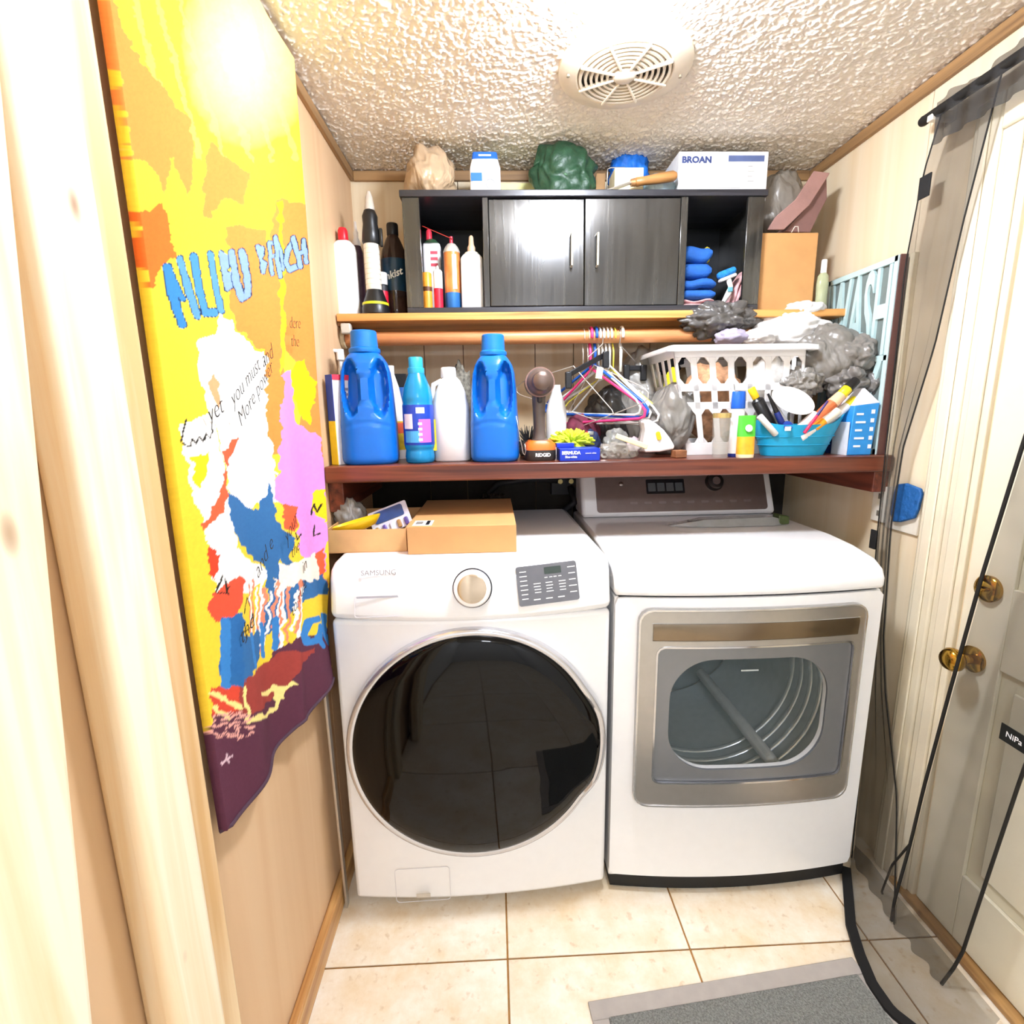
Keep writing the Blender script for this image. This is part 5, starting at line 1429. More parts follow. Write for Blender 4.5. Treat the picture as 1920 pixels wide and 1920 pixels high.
# curved ends of the slots
for q in range(7):
    for f0, f1 in ((.12, .44), (.68, .92)):
        u0, u1 = (q + .17) / 7, (q + .83) / 7
        for (fa, fb_) in ((f0, f0 + .05), (f1, f1 - .05)):
            for ua, ub in ((u0, u0 + .22 / 7), (u1, u1 - .22 / 7)):
                t_ = [bwall('f', ua, fa), bwall('f', ub, fa), bwall('f', ua, fb_)]
                G().loft([t_, [a + Vector((0, .004, 0)) for a in t_]]).obj('slot_corner', BW, bas)
g = G().bx(xb0, xb1, yf0, yb0, zl0, zl0 + .004); g.obj('base', BW, bas)
rim_pts = [bwall('f', u, 1) for u in np.linspace(0, 1, 8)] + [bwall('r', u, 1) for u in np.linspace(.1, 1, 6)] + [bwall('b', u, 1) for u in np.linspace(.9, 0, 7)] + [bwall('l', u, 1) for u in np.linspace(.9, .1, 5)]
rg = []
cxr = sum((p for p in rim_pts), Vector()) / len(rim_pts)
outr = [p + ((p - cxr) * Vector((1, 1, 0))).normalized() * .03 for p in rim_pts]
dip = lambda p: .0
G().loft([[p + Vector((0, 0, .002)), p + Vector((0, 0, .010)), o_ + Vector((0, 0, .004)), o_ + Vector((0, 0, -.010)), o_ + Vector((0, 0, -.010)) * .6] for p, o_ in zip(rim_pts + rim_pts[:1], outr + outr[:1])], cap=False).obj('rim', BW, bas, smooth=40)

# contents and heaps
def lump(name, label, cat, pxc, pyc, y, r, seed, m, amp=.3, freq=1.6, floor=None, sub=4, group=None):
    p = P(pxc, pyc, y=y)
    return tag(crumple((p[0], y, p[2]), r, seed, amp, freq, sub, floor).obj(name, m, smooth=True), label, cat, group)
FB = zl0 + .006
lump('laundry', 'tan and brown clothes seen through the left basket slots', 'clothes', 1335, 755, -.27, (.085, .075, .13), 81, M('#b98a66', .85, var=.5, scale=40), floor=FB)
lump('laundry', 'pale grey clothes seen through the right basket slots', 'clothes', 1440, 740, -.27, (.09, .075, .14), 82, M('#d8d4cc', .85, var=.2, scale=40), floor=FB)
lump('plastic_bag', 'dark grey crumpled plastic bag on top of the basket, left', 'bag', 1352, 602, -.27, (.115, .075, .056), 83, plastic_bag('#565350'), .42, 1.9, sub=5, group='grey plastic bags')
lump('folded_shirt', 'lilac grey cloth peeking out under the dark bag in the basket', 'cloth', 1370, 632, -.33, (.045, .04, .026), 84, M('#a79fb4', .8))
for q, (a, c_, yy, r_, lb) in enumerate(((1478, 622, -.27, (.118, .085, .058), 'large bright white towel heaped on top of the basket'), (1425, 632, -.335, (.050, .045, .030), 'small white towel at the left front of the towel heap'), (1500, 588, -.25, (.072, .065, .038), 'topmost white towel on the heap over the basket'))):
    p = P(a, c_, y=yy)
    tag(crumple((p[0], yy, p[2]), r_, 90 + q, .30, 1.4, sub=5).obj('white_towel', M('#e6e3e0', .85, var=.03, bump=.1), smooth=True), lb, 'towel', 'white towels on the basket')
lump('plastic_bag', 'grey plastic bag spilling over the right end of the basket', 'bag', 1548, 672, -.36, (.086, .075, .102), 101, plastic_bag(GREY), .2, 1.4, sub=5, group='grey plastic bags')
lump('plastic_bag', 'wrinkled grey plastic bag nearest the pale blue sign, upper', 'bag', 1600, 668, -.40, (.066, .06, .062), 102, plastic_bag('#7f7a74'), .32, 1.7, sub=5, group='grey plastic bags')
lump('plastic_bag', 'wrinkled grey plastic bag just above the blue tub contents', 'bag', 1588, 712, -.41, (.058, .05, .052), 103, plastic_bag('#787470'), .35, 1.8, sub=5, group='grey plastic bags')
lump('plastic_bag', 'small grey plastic bag above the blue milk carton', 'bag', 1636, 722, -.43, (.030, .045, .042), 104, plastic_bag('#787470'), .35, 1.8, group='grey plastic bags')
lump('plastic_bag', 'coiled grey plastic bag lying against the basket front', 'bag', 1503, 720, -.405, (.060, .032, .044), 105, plastic_bag('#85817b'), .45, 2.2, sub=5, group='grey plastic bags')

# ================================================================== RIGHT END OF THE LOWER SHELF
cx_, w_, zb_, h_ = span(1335, 1369, 774, 850, -.485)
h_ = zb_ + h_ - zs
sg_ = thing('glass_cup', 'small clear drinking glass before the basket', 'glass', (cx_, -.485, zs))
r_ = w_ / 2
G().lathe((cx_, -.485, zs), [(r_ * .8, 0), (r_ * .82, .003), (r_ * .95, h_), (r_ * .90, h_), (r_ * .78, .008), (0, .008)], 28).obj('tumbler', M('#b9b4a8', .05, alpha=.22), sg_, smooth=40)
G().lathe((cx_, -.485, zs + h_ - .014), [(r_ * .955, 0), (r_ * .965, .013), (r_ * .93, .013)], 28, cap=False).obj('gold_rim', M('#cdb46a', .25, .6, alpha=.8), sg_, smooth=40)
th, c, w, h = bottle('lotion_bottle', 'white bottle with royal blue flip cap beside the clear glass', 'bottle', 1368, 1396, 734, 850, -.465, [(.9, 0), (.95, .02), (.92, .7), (.8, .74)], HD, zs, dep=.7)
extra(th, c, -.465, w, h, zs, [(.88, .74), (.92, .75), (.86, .99), (.8, 1.0)], M('#1a5cc4', .35), 'cap', dep=.75)
extra(th, c, -.465, w, h, zs, [(.93, .0), (.96, .01), (.96, .05)], M('#1c2a78', .4), 'foot_band', dep=.72)
cx_, w_, zb_, h_ = span(1383, 1415, 779, 850, -.50)
h_ = zb_ + h_ - zs
tb = thing('cream_tube', 'green and orange squeeze tube standing left of the blue tub', 'tube', (cx_, -.50, zs))
rg = lambda f_, a, b2_: ring(cx_, -.50, zs + f_ * h_, w_ / 2 * a, w_ / 2 * b2_, 2.6)
G().loft([rg(0, .9, .8), rg(.06, .94, .8), rg(.08, .94, .8)]).obj('cap', M('#f0d8b4', .4), tb, smooth=45)
G().loft([rg(.08, .94, .8), rg(.50, 1, .55)]).obj('orange_part', M('#f2a92a', .4, var=.15), tb, smooth=45)
G().loft([rg(.50, 1, .55), rg(.97, 1.02, .14), rg(1, 1.02, .10)]).obj('green_part', M('#4cbb34', .4, var=.1), tb, smooth=45)
G().prism([(.010 * math.cos(t), .010 * math.sin(t)) for t in np.linspace(0, 2 * math.pi, 16)[:-1]], (cx_, -.5125, zs + h_ * .70), (1, 0, 0), (0, .18, .98), (0, -1, .15), .002).obj('white_print', LT, tb)
# blue tub
yt = -.445
xl, xr = P(1413, 795, y=yt)[0], P(1572, 790, y=yt)[0]
xl2, xr2 = P(1428, 850, y=yt)[0], P(1540, 850, y=yt)[0]
zt_ = P(1490, 797, y=-.51)[2]
tub = thing('oval_tub', 'turquoise oval plastic tub full of toiletries', 'tub', ((xl + xr) / 2, yt, zs))
TQ = M('#1ea0cc', .4, var=.05)
rings = []
H_ = zt_ - zs
for f_, inn in ((0, 0), (.03, 0), (.25, 0), (.5, 0), (.75, 0), (.95, 0), (1, 0), (1.0, .003), (.95, .004), (.5, .004), (.05, .004)):
    cx2 = (xl2 + xr2) / 2 * (1 - f_) + (xl + xr) / 2 * f_
    a = ((xr2 - xl2) * (1 - f_) + (xr - xl) * f_) / 2 - inn
    bb_ = .044 + .018 * f_ - inn
    rg_ = []
    for (x_, y_, z_) in ring(cx2, yt, zs, a, bb_, 2.2, 48):
        u = (x_ - cx2) / a
        lift = .030 * max(0, abs(u) - .45) ** 2 / .3 * f_ * (1.6 if u > 0 else .5)
        rg_.append((x_ + (lift * .35 if u > 0 else 0), y_, zs + .0003 + f_ * H_ + (.004 if inn and f_ < .1 else 0) + lift))
    rings.append(rg_)
G().loft(rings).obj('tub_wall', TQ, tub, smooth=50)
for zf in (.35, .62):
    pts = []
    f_ = zf
    cx2 = (xl2 + xr2) / 2 * (1 - f_) + (xl + xr) / 2 * f_; a = ((xr2 - xl2) * (1 - f_) + (xr - xl) * f_) / 2 + .0005
    G().tube([(p[0], p[1], zs + f_ * H_) for p in ring(cx2, yt, 0, a, .044 + .018 * f_ + .0005, 2.2, 48)], .0012, 6, True).obj('rib', TQ, tub, smooth=True)
q0 = P(1478, 804, y=-.51)
G().box((q0[0], -.5085, q0[2]), (.017, .003, .012)).obj('white_tab', HD, tub, bevel=.001)
def stick(name, label, cat, pa, pb, ya, yb, segs, flat=1.0):
    """segs: list of (f0, f1, r0, r1, material, part name)"""
    a_, b_ = Vector(P(*pa, y=ya)), Vector(P(*pb, y=yb))
    th = thing(name, label, cat, tuple(a_)); d = b_ - a_; L = d.length
    for f0, f1, r0, r1, m, pn in segs:
        g = G().lathe(a_ + d * f0, [(r0 * .9, 0), (r0, .0015), (r1, L * (f1 - f0) - .0015), (r1 * .9, L * (f1 - f0))], 20, d)
        if flat != 1:
            c_ = a_
            g.xf(lambda p: Vector((p.x, c_.y + (p.y - c_.y) * flat, p.z)) if ya == yb else p)
        g.obj(pn, m, th, smooth=45)
    return th
BKP = M('#1b1a1c', .3)
stick('shampoo_bottle', 'black bottle with yellow cap leaning in the left of the tub', 'bottle', (1452, 812), (1408, 728), -.455, -.455, [(0, .72, .017, .018, BKP, 'body'), (.72, .78, .018, .010, BKP, 'shoulder'), (.78, 1, .0105, .011, M('#f2c41e', .4), 'cap')], .7)
stick('hair_brush', 'navy blue and white hair brush handle in the tub', 'brush', (1476, 815), (1440, 738), -.475, -.475, [(0, .55, .010, .008, M('#1a2a70', .4), 'grip'), (.55, 1, .007, .003, BKP, 'tail')])
stick('white_brush', 'slim white brush handle beside the navy brush in the tub', 'brush', (1488, 812), (1437, 735), -.46, -.46, [(0, 1, .007, .004, HD, 'handle')])
stick('white_tube', 'short white tube lying low at the tub left rim', 'tube', (1455, 815), (1424, 780), -.487, -.487, [(0, 1, .0085, .009, M('#e2dfd8', .4), 'tube')])
p_ = P(1482, 752, y=-.46)
pd = thing('soap_dish', 'white round dish standing in the middle of the tub', 'dish', (p_[0], -.46, p_[2] - .04))
G().lathe((p_[0], -.46, p_[2] + .002), [(0, 0), (.05, .003), (.064, .010), (.066, .013), (.05, .008), (0, .005)], 36, (.1, -1, .35)).xf(lambda p: Vector((p.x, p.y, p_[2] + (p.z - p_[2]) * .62 - .002 - .25 * (p.x - p_[0]) * .6))).obj('dish', M('#f0eee8', .4), pd, smooth=50)
stick('orange_bottle', 'amber bottle with yellow collar and black cap leaning right in the tub', 'bottle', (1512, 805), (1606, 712), -.478, -.478, [(0, .52, .0165, .0165, M('#c8683a', .35, var=.15), 'body'), (.52, .70, .0165, .014, M('#e6c39a', .35), 'neck'), (.70, .83, .0135, .0135, M('#f0d81e', .4), 'collar'), (.83, 1, .014, .0125, BKP, 'cap')])
stick('purple_bottle', 'brown purple bottle behind the white tube in the tub', 'bottle', (1535, 800), (1598, 738), -.425, -.425, [(0, .8, .015, .015, M('#7a4a4c', .35, var=.15), 'body'), (.8, 1, .013, .012, M('#d8a43c', .4), 'cap')])
stick('toothpaste_tube', 'white tube with yellow tip at the right rim of the tub', 'tube', (1518, 818), (1604, 748), -.47, -.47, [(0, .82, .0125, .0125, M('#efe9e2', .4), 'tube'), (.82, 1, .011, .0115, M('#f2dc20', .4), 'tip')])
stick('lotion_tube', 'cream coloured lotion tube with orange band in the tub', 'tube', (1500, 822), (1572, 770), -.492, -.492, [(0, .35, .011, .012, M('#f0e8e2', .4), 'lower_tube'), (.35, .62, .0125, .013, M('#f0981e', .4), 'orange_band'), (.62, 1, .0125, .012, M('#e6ddcc', .4), 'upper_tube')])
stick('razor', 'pink red razor handle sticking up in the tub', 'razor', (1508, 812), (1552, 752), -.508, -.508, [(0, .55, .0045, .004, M('#e0204e', .4), 'grip'), (.55, 1, .004, .003, M('#3a2a6e', .4), 'shaft')])
stick('soap_box', 'pale pink carton tube lying across the tub centre', 'box', (1490, 812), (1530, 776), -.478, -.478, [(0, 1, .013, .013, M('#efdcd4', .5), 'carton')])
p_ = P(1478, 797, y=-.497)
tag(G().lathe((p_[0], -.492, p_[2] - .004), [(.013, 0), (.014, .003), (.013, .008), (0, .009)], 24, (0, -.8, .6)).obj('round_lid', M('#173a8c', .4), smooth=40), 'small round navy lid at the front rim of the tub', 'lid')
# milk carton style pouch and dark blue bottle
cx_, w_, zb_, h_ = span(1583, 1634, 728, 850, -.475)
h_ = zb_ + h_ - zs
mk = thing('refill_carton', 'light blue gable top carton at the right end of the shelf', 'carton', (cx_, -.46, zs))
CB = M('#2f8fd8', .4, var=.06)
hw_ = w_ / 2
G().loft([[(cx_ - hw_ * .95, -.50, zs), (cx_ + hw_ * .75, -.50, zs), (cx_ + hw_ * .75, -.43, zs), (cx_ - hw_ * .95, -.43, zs)], [(cx_ - hw_ * .80, -.50, zs + h_ * .74), (cx_ + hw_, -.50, zs + h_ * .78), (cx_ + hw_, -.43, zs + h_ * .78), (cx_ - hw_ * .80, -.43, zs + h_ * .74)]]).obj('carton', CB, mk, bevel=.002)
G().loft([[(cx_ - hw_ * .80, -.50, zs + h_ * .74), (cx_ + hw_, -.50, zs + h_ * .78), (cx_ + hw_, -.43, zs + h_ * .78), (cx_ - hw_ * .80, -.43, zs + h_ * .74)], [(cx_ + .0, -.478, zs + h_), (cx_ + .008, -.478, zs + h_), (cx_ + .008, -.452, zs + h_), (cx_, -.452, zs + h_)]]).obj('gable', M('#e6e4ea', .4), mk, bevel=.001)
g = G()
for q in range(5):
    g.bx(cx_ - hw_ * .6, cx_ + hw_ * (.1 if q % 2 else -.1), -.5012, -.5002, zs + h_ * (.12 + .12 * q), zs + h_ * (.15 + .12 * q))
    g.bx(cx_ + hw_ * .45, cx_ + hw_ * .7, -.5012, -.5002, zs + h_ * (.10 + .13 * q), zs + h_ * (.16 + .13 * q))
g.obj('white_print', LT, mk)
G().bx(cx_ - hw_ * 1.02, cx_ - hw_ * .97, -.498, -.432, zs, zs + h_ * .5).obj('white_edge', M('#d9dde4', .4), mk)
th, c, w, h = bottle('dark_blue_bottle', 'dark blue bottle in the gap between tub and blue carton', 'bottle', 1552, 1580, 770, 850, -.40, [(1, 0), (1, .8), (.7, 1.0)], M('#14347c', .3), zs)

# sign with tall cut letters leaning on the right wall
sy0, sy1, sz1 = -.495, -.205, 1.722
sn = thing('wash_sign', 'pale blue sign with tall stencil letters WASH DRY by the right wall', 'sign', (W - .03, (sy0 + sy1) / 2, zs))
SB = M('#c3dede', .5, var=.04)
G().bx(W - .026, W - .012, sy0 + .002, sy1, zs, sz1).obj('backing', M('#74807e', .7), sn)
G().bx(W - .030, W - .010, sy0 - .004, sy0 - .0002, zs, sz1).obj('dark_edge', M('#5c3c38', .6), sn)
zm = 1.458
for z0, z1 in ((sz1 - .016, sz1), (zm - .008, zm + .008), (zs, zs + .016)):
    G().bx(W - .034, W - .0262, sy0 + .001, sy1 - .001, z0, z1).obj('crossbar', SB, sn, bevel=.001)
for y0, y1 in ((sy0, sy0 + .014), (sy1 - .014, sy1)):
    G().bx(W - .034, W - .0262, y0, y1, zs, sz1).obj('upright', SB, sn, bevel=.001)
def tall(s_, z0, z1):
    o_ = text(s_, 1.0, (0, 0, 0), (1, 0, 0), (0, 1, 0), SB, sn, 'letters', ext=.0, bold=.012)
    me = o_.data
    v = np.array([tuple(q.co) for q in me.vertices]) + np.array(WL[sn.name])
    lo, hi = v.min(0), v.max(0)
    me_f = [tuple(p.vertices) for p in me.polygons]
    bpy.data.objects.remove(o_)
    for q, chs in enumerate([s_]):
        yy = (sy1 - .018) + (v[:, 0] - lo[0]) / (hi[0] - lo[0]) * (sy0 - sy1 + .036)
        zz_ = z0 + (v[:, 1] - lo[1]) / (hi[1] - lo[1]) * (z1 - z0)
        g = G(); g.add([(W - .034, a, b_) for a, b_ in zip(yy, zz_)], me_f)
        o2 = g.obj('letters', SB, sn)
        so = o2.modifiers.new('thick', 'SOLIDIFY'); so.thickness = .0075; so.offset = 0
        o2.location.x += .004
tall('WASH', zm + .006, sz1 - .014)
tall('DRY', zs + .014, zm - .006)
tag(G().bx(W - .012, W - .0005, -.522, -.506, zs, 1.72).obj('cream_batten', M('#efe2c2', .6), bevel=.001), 'narrow cream batten standing between sign and sheer curtain', 'batten')

# ================================================================== ON THE WASHER AND DRYER
zw = .9715
tx0, tx1, ty0, ty1 = .020, .228, -.612, -.30
ztr = P(690, 993, y=ty0)[2]
tray = thing('cardboard_tray', 'shallow open cardboard tray at the left on the washer', 'tray', ((tx0 + tx1) / 2, (ty0 + ty1) / 2, zw))
KR = M('#c99a63', .8, var=.12, scale=14)
G().bx(tx0, tx1, ty0, ty1, zw, zw + .003).obj('bottom', KR, tray)
G().bx(tx0, tx1, ty0, ty0 + .003, zw + .003, ztr).obj('front_wall', M('#d8ad72', .75, var=.16, scale=10), tray)
G().bx(tx0, tx1, ty1 - .003, ty1, zw + .003, ztr).obj('back_wall', KR, tray)
G().bx(tx0, tx0 + .003, ty0 + .003, ty1 - .003, zw + .003, ztr).obj('side_wall', KR, tray)
G().bx(tx1 - .003, tx1, ty0 + .003, ty1 - .003, zw + .003, ztr).obj('side_wall', KR, tray)
zt0 = zw + .0035
p_ = P(650, 968, y=-.50)
tag(crumple((p_[0] + .004, -.47, zt0 + .055), (.046, .05, .062), 111, .4, 1.9, floor=zt0).obj('clear_bag', plastic_bag('#9a9892', .75, .15), smooth=True), 'crumpled clear plastic bag in the cardboard tray on the washer', 'bag')
p_ = P(668, 987, y=-.575)
yl = thing('yellow_scoop', 'long yellow plastic scoop at the front of the cardboard tray', 'scoop', (p_[0], -.575, zt0))
YL = M('#f0c814', .4, var=.05)
rings = []
for f_, a, b_, dz_ in ((0, .30, .3, 0), (.25, .8, .8, 0), (.8, .98, .98, 0), (1, 1, 1, 0), (1, .94, .9, 0), (.5, .75, .7, 0), (.3, .5, .4, 0)):
    rings.append([(x_, y_, zt0 + .044 + f_ * .030 + .016 * (x_ - p_[0]) / .06) for x_, y_, z_ in ring(p_[0], -.572, 0, .064 * a, .034 * b_, 2.2, 36)])
G().loft(rings).obj('scoop', YL, yl, smooth=50)
a_, b_ = Vector(P(694, 985, y=-.52)), Vector(P(775, 950, y=-.47))
pk2 = thing('blister_packet', 'blue and white blister packet leaning in the cardboard tray', 'packet', ((a_.x + b_.x) / 2, -.49, zt0))
o_ = Vector(((a_.x + b_.x) / 2 - .004, -.50, zt0 + .062)); ex = Vector((.93, .1, .33)).normalized(); ey = Vector((-.28, .45, .85)).normalized()
ey = (ey - ex * ey.dot(ex)).normalized(); ez = ex.cross(ey)
G().prism(rrect(.112, .075, .004), o_, ex, ey, ez, .004).obj('card', M('#d6d6e0', .35, var=.1), pk2, bevel=.001)
G().prism(rrect(.085, .034, .006), o_ + ey * .014, ex, ey, ez, .0065).obj('blue_print', M('#26487c', .3, var=.15), pk2)
for q in range(5):
    G().prism(rrect(.011, .024, .004), o_ - ey * .024 + ex * (-.042 + .021 * q), ex, ey, ez, .010).obj('blister', M(('#b49a6c', '#6a58a0', '#d9d4e0', '#a8814c', '#5a4a8c')[q], .2), pk2, bevel=.002)
# flat shipping box
bx0, bx1, by0, by1 = .236, .515, -.645, -.235
zb1 = P(860, 986, y=by0)[2]
sb = thing('shipping_box', 'flat tan shipping box with a white label on the washer', 'box', ((bx0 + bx1) / 2, (by0 + by1) / 2, zw))
G().bx(bx0, bx1, by0, by1, zw, zb1).obj('carton', M('#cb9a62', .75, var=.05, scale=12), sb, bevel=.0015)
G().bx(bx0 + .012, bx0 + .062, by0 + .012, by0 + .075, zb1, zb1 + .0006).obj('label', M('#ece8e0', .5), sb)
G().bx(bx0 + .045, bx0 + .054, by0 + .02, by0 + .07, zb1 + .0006, zb1 + .001).obj('black_bar', M('#18181a', .5), sb)
G().bx(bx0 + .018, bx0 + .036, by0 + .03, by0 + .06, zb1 + .0006, zb1 + .001).obj('print', M('#8a8680', .5), sb)
tx = G()
for q in range(9):
    tx.bx(bx1 - .095 + .009 * q, bx1 - .089 + .009 * q, by1 + .03 + .012 * (q % 3), by1 + .10 + .01 * (q % 2), zb1, zb1 + .0006)
tx.obj('printed_tape', M('#4a4034', .6), sb)
# clear wrapped tool on the dryer lid
zd = .963
a_, b_ = P(1262, 984, z=zd + .012), P(1462, 972, z=zd + .012)
wt2 = thing('wrapped_tool', 'long metal tool in clear plastic wrap on the dryer lid', 'tool', ((a_[0] + b_[0]) / 2, -.30, zd))
yv = (a_[1] + b_[1]) / 2
x0, x1 = a_[0], b_[0] - .02
CL = M('#c9cac8', .1, alpha=.45, bump=.4, bscale=40)
G().loft([[(x0, yv - .004, zd + .001), (x0, yv + .02, zd + .001), (x0, yv + .02, zd + .004), (x0, yv - .004, zd + .004)], [(x0 + .10, yv - .028, zd + .001), (x0 + .10, yv + .028, zd + .001), (x0 + .10, yv + .022, zd + .024), (x0 + .10, yv - .022, zd + .024)],
          [(x1 - .03, yv - .030, zd + .001), (x1 - .03, yv + .03, zd + .001), (x1 - .03, yv + .022, zd + .028), (x1 - .03, yv - .022, zd + .028)], [(x1, yv - .02, zd + .001), (x1, yv + .02, zd + .001), (x1, yv + .015, zd + .02), (x1, yv - .015, zd + .02)]]).obj('wrap', CL, wt2, bevel=.003)
for q in range(3):
    G().cyl((x0 + .06, yv - .012 + .012 * q, zd + .008 + .003 * q), (x1 - .02, yv - .014 + .014 * q, zd + .009 + .004 * q), .0032, n=10).obj('rod', M('#8d8f90', .25, .9), wt2, smooth=40)
G().lathe((x0 + .105, yv, zd + .003), [(.014, 0), (.014, .004), (.006, .008), (0, .008)], 16).obj('collar', M('#b9bcbc', .2, .9), wt2, smooth=40)
G().loft([[(x1 - .01, yv - .022, zd + .001), (x1 - .01, yv + .022, zd + .001), (x1 - .01, yv + .02, zd + .034), (x1 - .01, yv - .02, zd + .034)], [(x1 + .03, yv - .012, zd + .001), (x1 + .03, yv + .012, zd + .001), (x1 + .03, yv + .01, zd + .026), (x1 + .03, yv - .01, zd + .026)]]).obj('green_end', M('#4c5c34', .35, var=.3), wt2, bevel=.004)
# hose connection on the back wall
p_ = P(1058, 922, y=-.03)
ob_ = thing('hose_box', 'dark valve box with hoses on the back wall behind the washer', 'valve box', (p_[0], -.03, 1.0))
G().bx(p_[0] - .05, p_[0] + .05, -.035, -.001, 1.02, 1.13).obj('box', M('#2a2a2c', .6), ob_, bevel=.003)
G().tube([(p_[0] - .03, -.06, 1.08), (p_[0] - .12, -.07, 1.09), (p_[0] - .25, -.05, 1.07), (p_[0] - .36, -.04, .96)], .013, 12).obj('hose', M('#1c1c1e', .5), ob_, smooth=True)
G().tube([(p_[0] + .02, -.05, 1.05), (p_[0] + .03, -.09, 1.0), (p_[0] - .02, -.045, .95)], .012, 12).obj('hose', M('#26262a', .5), ob_, smooth=True)
for sx in (-.02, .02):
    G().cyl((p_[0] + sx, -.036, 1.075), (p_[0] + sx, -.07, 1.075), .009, n=14).obj('valve', M('#8a7a52', .3, .9), ob_, smooth=40)
# metal strip by the washer
a_, b_ = P(616, 1266, x=.028), P(645, 1592, x=.028)
tag(G().box((.030, -.735, .35), (.006, .018, .70), rx=.02).obj('metal_strip', M('#c8c2ba', .3, .8), bevel=.001), 'narrow metal strip standing between left wall and washer', 'strip')

# ================================================================== FLOOR MAT
m0 = Vector(P(1102, 1876, z=.008)); m1 = Vector(P(1618, 1789, z=.008))
ang = math.atan2(m1.y - m0.y, m1.x - m0.x)
mw, md = .665, .46
mat_ = thing('door_mat', 'grey looped floor mat with smooth pale border', 'mat', (m0.x + .3, m0.y - .2, .0005))
def mrect(a0, a1, b0, b1, z0, z1):
    g = G().bx(m0.x + a0, m0.x + a1, m0.y - b1, m0.y - b0, z0, z1)
    return g.rotz((m0.x, m0.y), ang)
BD = M('#a8a098', .8, var=.05)
mrect(0, mw, 0, .038, .0005, .006).obj('border', BD, mat_, bevel=.002)
mrect(0, .038, .038, md, .0005, .006).obj('border', BD, mat_, bevel=.002)
mrect(mw - .02, mw, .038, md, .0005, .006).obj('border', BD, mat_, bevel=.002)
mrect(.038, mw - .02, .038, md, .0005, .009).obj('loop_pile', M('#8f908a', .95, var=.35, scale=260, bump=.9, bscale=420), mat_, bevel=.002)

# ================================================================== RIGHT WALL: PLATES, CURTAIN
sw = thing('switch_plate', 'white double wall plate on the right wall with scuffs', 'switch', (W - .004, -.56, .985))
PW = M('#e6e0d2', .45, var=.05)
q0, q1 = P(1640, 907, x=W), P(1737, 1013, x=W)
G().bx(W - .007, W, -.527, -.470, .995, 1.10).obj('blank_plate', PW, sw, bevel=.002)
G().bx(W - .007, W, -.640, -.529, .985, 1.105).obj('outlet_plate', PW, sw, bevel=.002)
for zz_ in (1.02, 1.07):
    G().box((W - .0074, -.497, zz_), (.001, .008, .016)).obj('scuff', M('#6a6458', .6), sw)
tg = [P(a, c_, x=W - .012) for a, c_ in ((1684, 908), (1702, 906), (1728, 916), (1731, 926), (1724, 955), (1716, 972), (1690, 979), (1676, 978), (1672, 958), (1677, 930))]
tag(G().prism([(-q[1], q[2]) for q in tg], (W - .0085, 0, 0), (0, -1, 0), (0, 0, 1), (-1, 0, 0), .010).obj('masking_tape', M('#1d5c9e', .6, var=.12, bump=.6, bscale=60), bevel=.003), 'crumpled blue masking tape over the wall plate', 'tape')

CUR = SHEER('#3b352c', .50)
CURD = SHEER('#2a2826', .75)
CORD = M('#15130f', .7)
def resample(pts, n):
    pts = [Vector(p) for p in pts]; L = [0]
    for a, b_ in zip(pts, pts[1:]):
        L.append(L[-1] + (b_ - a).length)
    out = []
    for i in range(n):
        t = L[-1] * i / (n - 1); k_ = max(j for j in range(len(pts) - 1) if L[j] <= t + 1e-9)
        out.append(pts[k_].lerp(pts[k_ + 1], (t - L[k_]) / max(L[k_ + 1] - L[k_], 1e-9)))
    return out
def sheet(A, B, nu, nv, rip, freq, ph=0):
    A, B = resample(A, nv), resample(B, nv)
    def fn(u, v):
        i = min(int(round(v * (nv - 1))), nv - 1)
        p = A[i].lerp(B[i], u)
        return p + Vector((rip * math.sin(u * freq + ph + v * 1.3), 0, 0))
    return G().grid(fn, nu, nv)
rz_ = P(1735, 225, x=W - .045)[2]
ry0 = P(1735, 225, x=W - .045)[1]
crod = thing('curtain_rod', 'thin black curtain rod on a white bracket above the door', 'rod', (W - .045, -1.0, rz_ - .01))
G().cyl((W - .045, ry0, rz_), (W - .045, -1.72, rz_), .0115, n=16).obj('pole', CORD, crod, smooth=40)
G().lathe((W - .045, ry0 + .014, rz_), [(0, 0), (.010, .003), (.012, .010), (.010, .018), (.0085, .022)], 18, (0, -1, 0)).obj('finial', CORD, crod, smooth=40)
G().bx(W - .056, W, ry0 - .035, ry0 - .018, rz_ - .016, rz_ + .004).obj('bracket', M('#e9e1d0', .5), crod, bevel=.002)
G().bx(W - .004, W, ry0 - .040, ry0 - .012, rz_ - .02, rz_ + .035).obj('bracket_plate', M('#e9e1d0', .5), crod, bevel=.002)
xc1 = W - .043
def wp(lst, x): return [Vector((x, P(a, c_, x=x)[1], max(P(a, c_, x=x)[2], .006))) for a, c_ in lst]
A1 = [Vector((xc1, ry0 - .045, rz_ - .010))] + wp([(1730, 330), (1697, 500), (1660, 850), (1644, 1010), (1628, 1250), (1612, 1450)], xc1) + [Vector((1.50, -.66, .006))]
B1 = [Vector((xc1, ry0 - .19, rz_ - .010))] + wp([(1806, 416), (1752, 650), (1693, 840), (1670, 990), (1656, 1200), (1660, 1300), (1682, 1500)], xc1) + [Vector((1.47, -.86, .006))]
c1 = thing('sheer_curtain', 'black sheer curtain panel gathered beside the shelf end', 'curtain', (xc1, -.6, 0.0), 'sheer curtain panels')
sheet(A1, B1, 25, 60, .006, 19).obj('mesh_panel', CUR, c1, smooth=True)
G().tube(resample(A1, 40), .0018, 6).obj('edge_cord', CORD, c1, smooth=True)
G().tube(resample(B1, 40), .0020, 6).obj('edge_cord', CORD, c1, smooth=True)
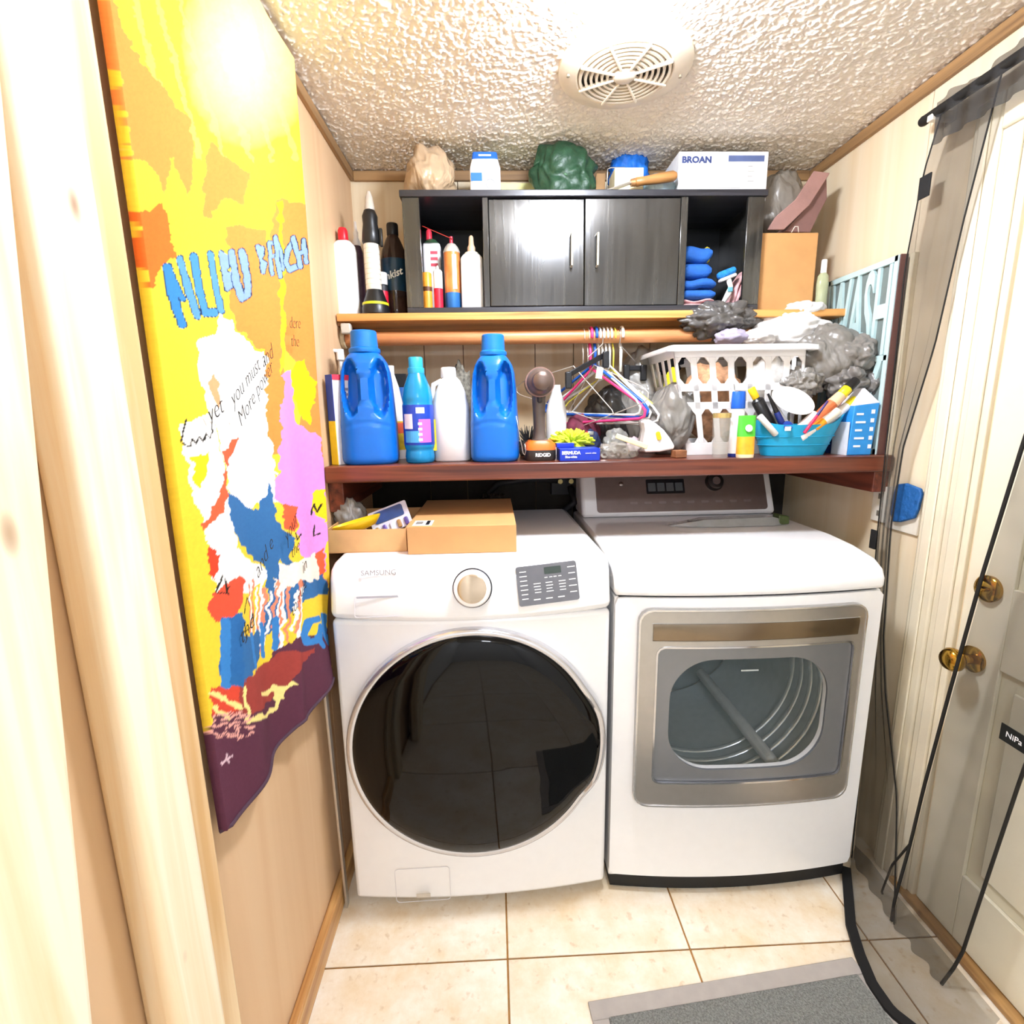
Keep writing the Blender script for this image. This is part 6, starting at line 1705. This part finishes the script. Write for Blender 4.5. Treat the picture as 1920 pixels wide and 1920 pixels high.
hd0 = [Vector((xc1 - .010, ry0 - .04, rz_ + .016)), Vector((xc1 - .010, -1.7, rz_ + .016))]
hd1 = [Vector((xc1 - .008, ry0 - .04, rz_ - .075)), Vector((xc1 - .008, -1.7, rz_ - .075))]
G().grid(lambda u, v: hd0[0].lerp(hd0[1], u).lerp(hd1[0].lerp(hd1[1], u), v) + Vector((.006 * math.sin(u * 130), 0, .007 * math.sin(u * 47) * (1 - v))), 160, 6).obj('gathered_header', CURD, c1, smooth=True)
q0 = P(1738, 350, x=xc1); q1 = P(1641, 1011, x=xc1)
G().box((xc1 - .006, q0[1], q0[2]), (.004, .034, .052)).obj('black_tab', M('#17181a', .7), c1, bevel=.001)
G().box((xc1 - .006, q1[1], q1[2]), (.004, .022, .055)).obj('black_tab', M('#17181a', .7), c1, bevel=.001)
xc2 = W - .085
c2 = thing('sheer_curtain', 'black sheer curtain panel hanging in front of the brass door knob', 'curtain', (xc2, -1.0, 0.0), 'sheer curtain panels')
A2 = [Vector((W - .050, -1.03, rz_ - .010)), Vector((xc2, -.945, 1.25)), Vector((xc2, -.906, .952)), Vector((xc2, -.877, .671)), Vector((xc2, -.851, .40)), Vector((xc2, -.838, .22)), Vector((xc2 - .02, -.84, .06)), Vector((xc2 - .03, -.85, .006))]
B2 = [Vector((W - .050, -1.30, rz_ - .010)), Vector((xc2, -1.17, 1.25)), Vector((xc2, -1.055, .615)), Vector((xc2, -1.02, .25)), Vector((xc2, -1.004, .08)), Vector((xc2 - .03, -1.0, .006))]
sheet(A2, B2, 31, 60, .008, 17, 1).obj('mesh_panel', CUR, c2, smooth=True)
G().tube(resample(A2, 40), .0042, 6).obj('edge_cord', CORD, c2, smooth=True)
G().tube(resample(B2, 40), .0036, 6).obj('edge_cord', CORD, c2, smooth=True)
br2 = wp([(1705, 1584), (1672, 1623), (1650, 1688), (1643, 1760)], xc2)
br2[-1].z = .01
G().tube(resample(br2, 16), .0028, 6).obj('loose_cord', CORD, c2, smooth=True)
st0 = P(1905, 1380, x=xc2)
G().box((xc2 - .012, st0[1] - .012, st0[2]), (.002, .064, .036)).obj('black_tag', M('#0d100e', .5), c2, bevel=.0005)
text('NiPa', .017, (xc2 - .0132, st0[1] - .008, st0[2]), (0, -1, 0), (0, 0, 1), LT, c2, 'tag_lettering', ext=.0002)
# skirt trailing on the floor with a heavy black hem
hem = [Vector((1.462, -.70, .010)), Vector((1.440, -.735, .010))] + [Vector(P(a, c_, z=.010)) for a, c_ in ((1600, 1735), (1617, 1790), (1640, 1845), (1675, 1895), (1720, 1930), (1790, 1990))]
wall_ = [Vector((1.52, -.64, .03)), Vector((1.52, -.70, .04))] + [Vector((1.505, a, .05)) for a in (-.78, -.84, -.90, -.96, -1.02, -1.1)]
sheet(hem, wall_, 12, 30, .003, 9).obj('floor_skirt', CUR, c1, smooth=True)
hm = resample(hem, 40)
g = G()
rings = []
for i, p in enumerate(hm):
    d = (hm[min(i + 1, 39)] - hm[max(i - 1, 0)]).normalized(); nn = Vector((d.y, -d.x, 0)) * .017
    if nn.x > 0: nn = -nn
    rings.append([p - nn * .3 + Vector((0, 0, -.006)), p + nn + Vector((0, 0, -.006)), p + nn + Vector((0, 0, .004)), p - nn * .3 + Vector((0, 0, .006))])
g.loft(rings).obj('weighted_hem', M('#0e0d0c', .85), c1, smooth=50)
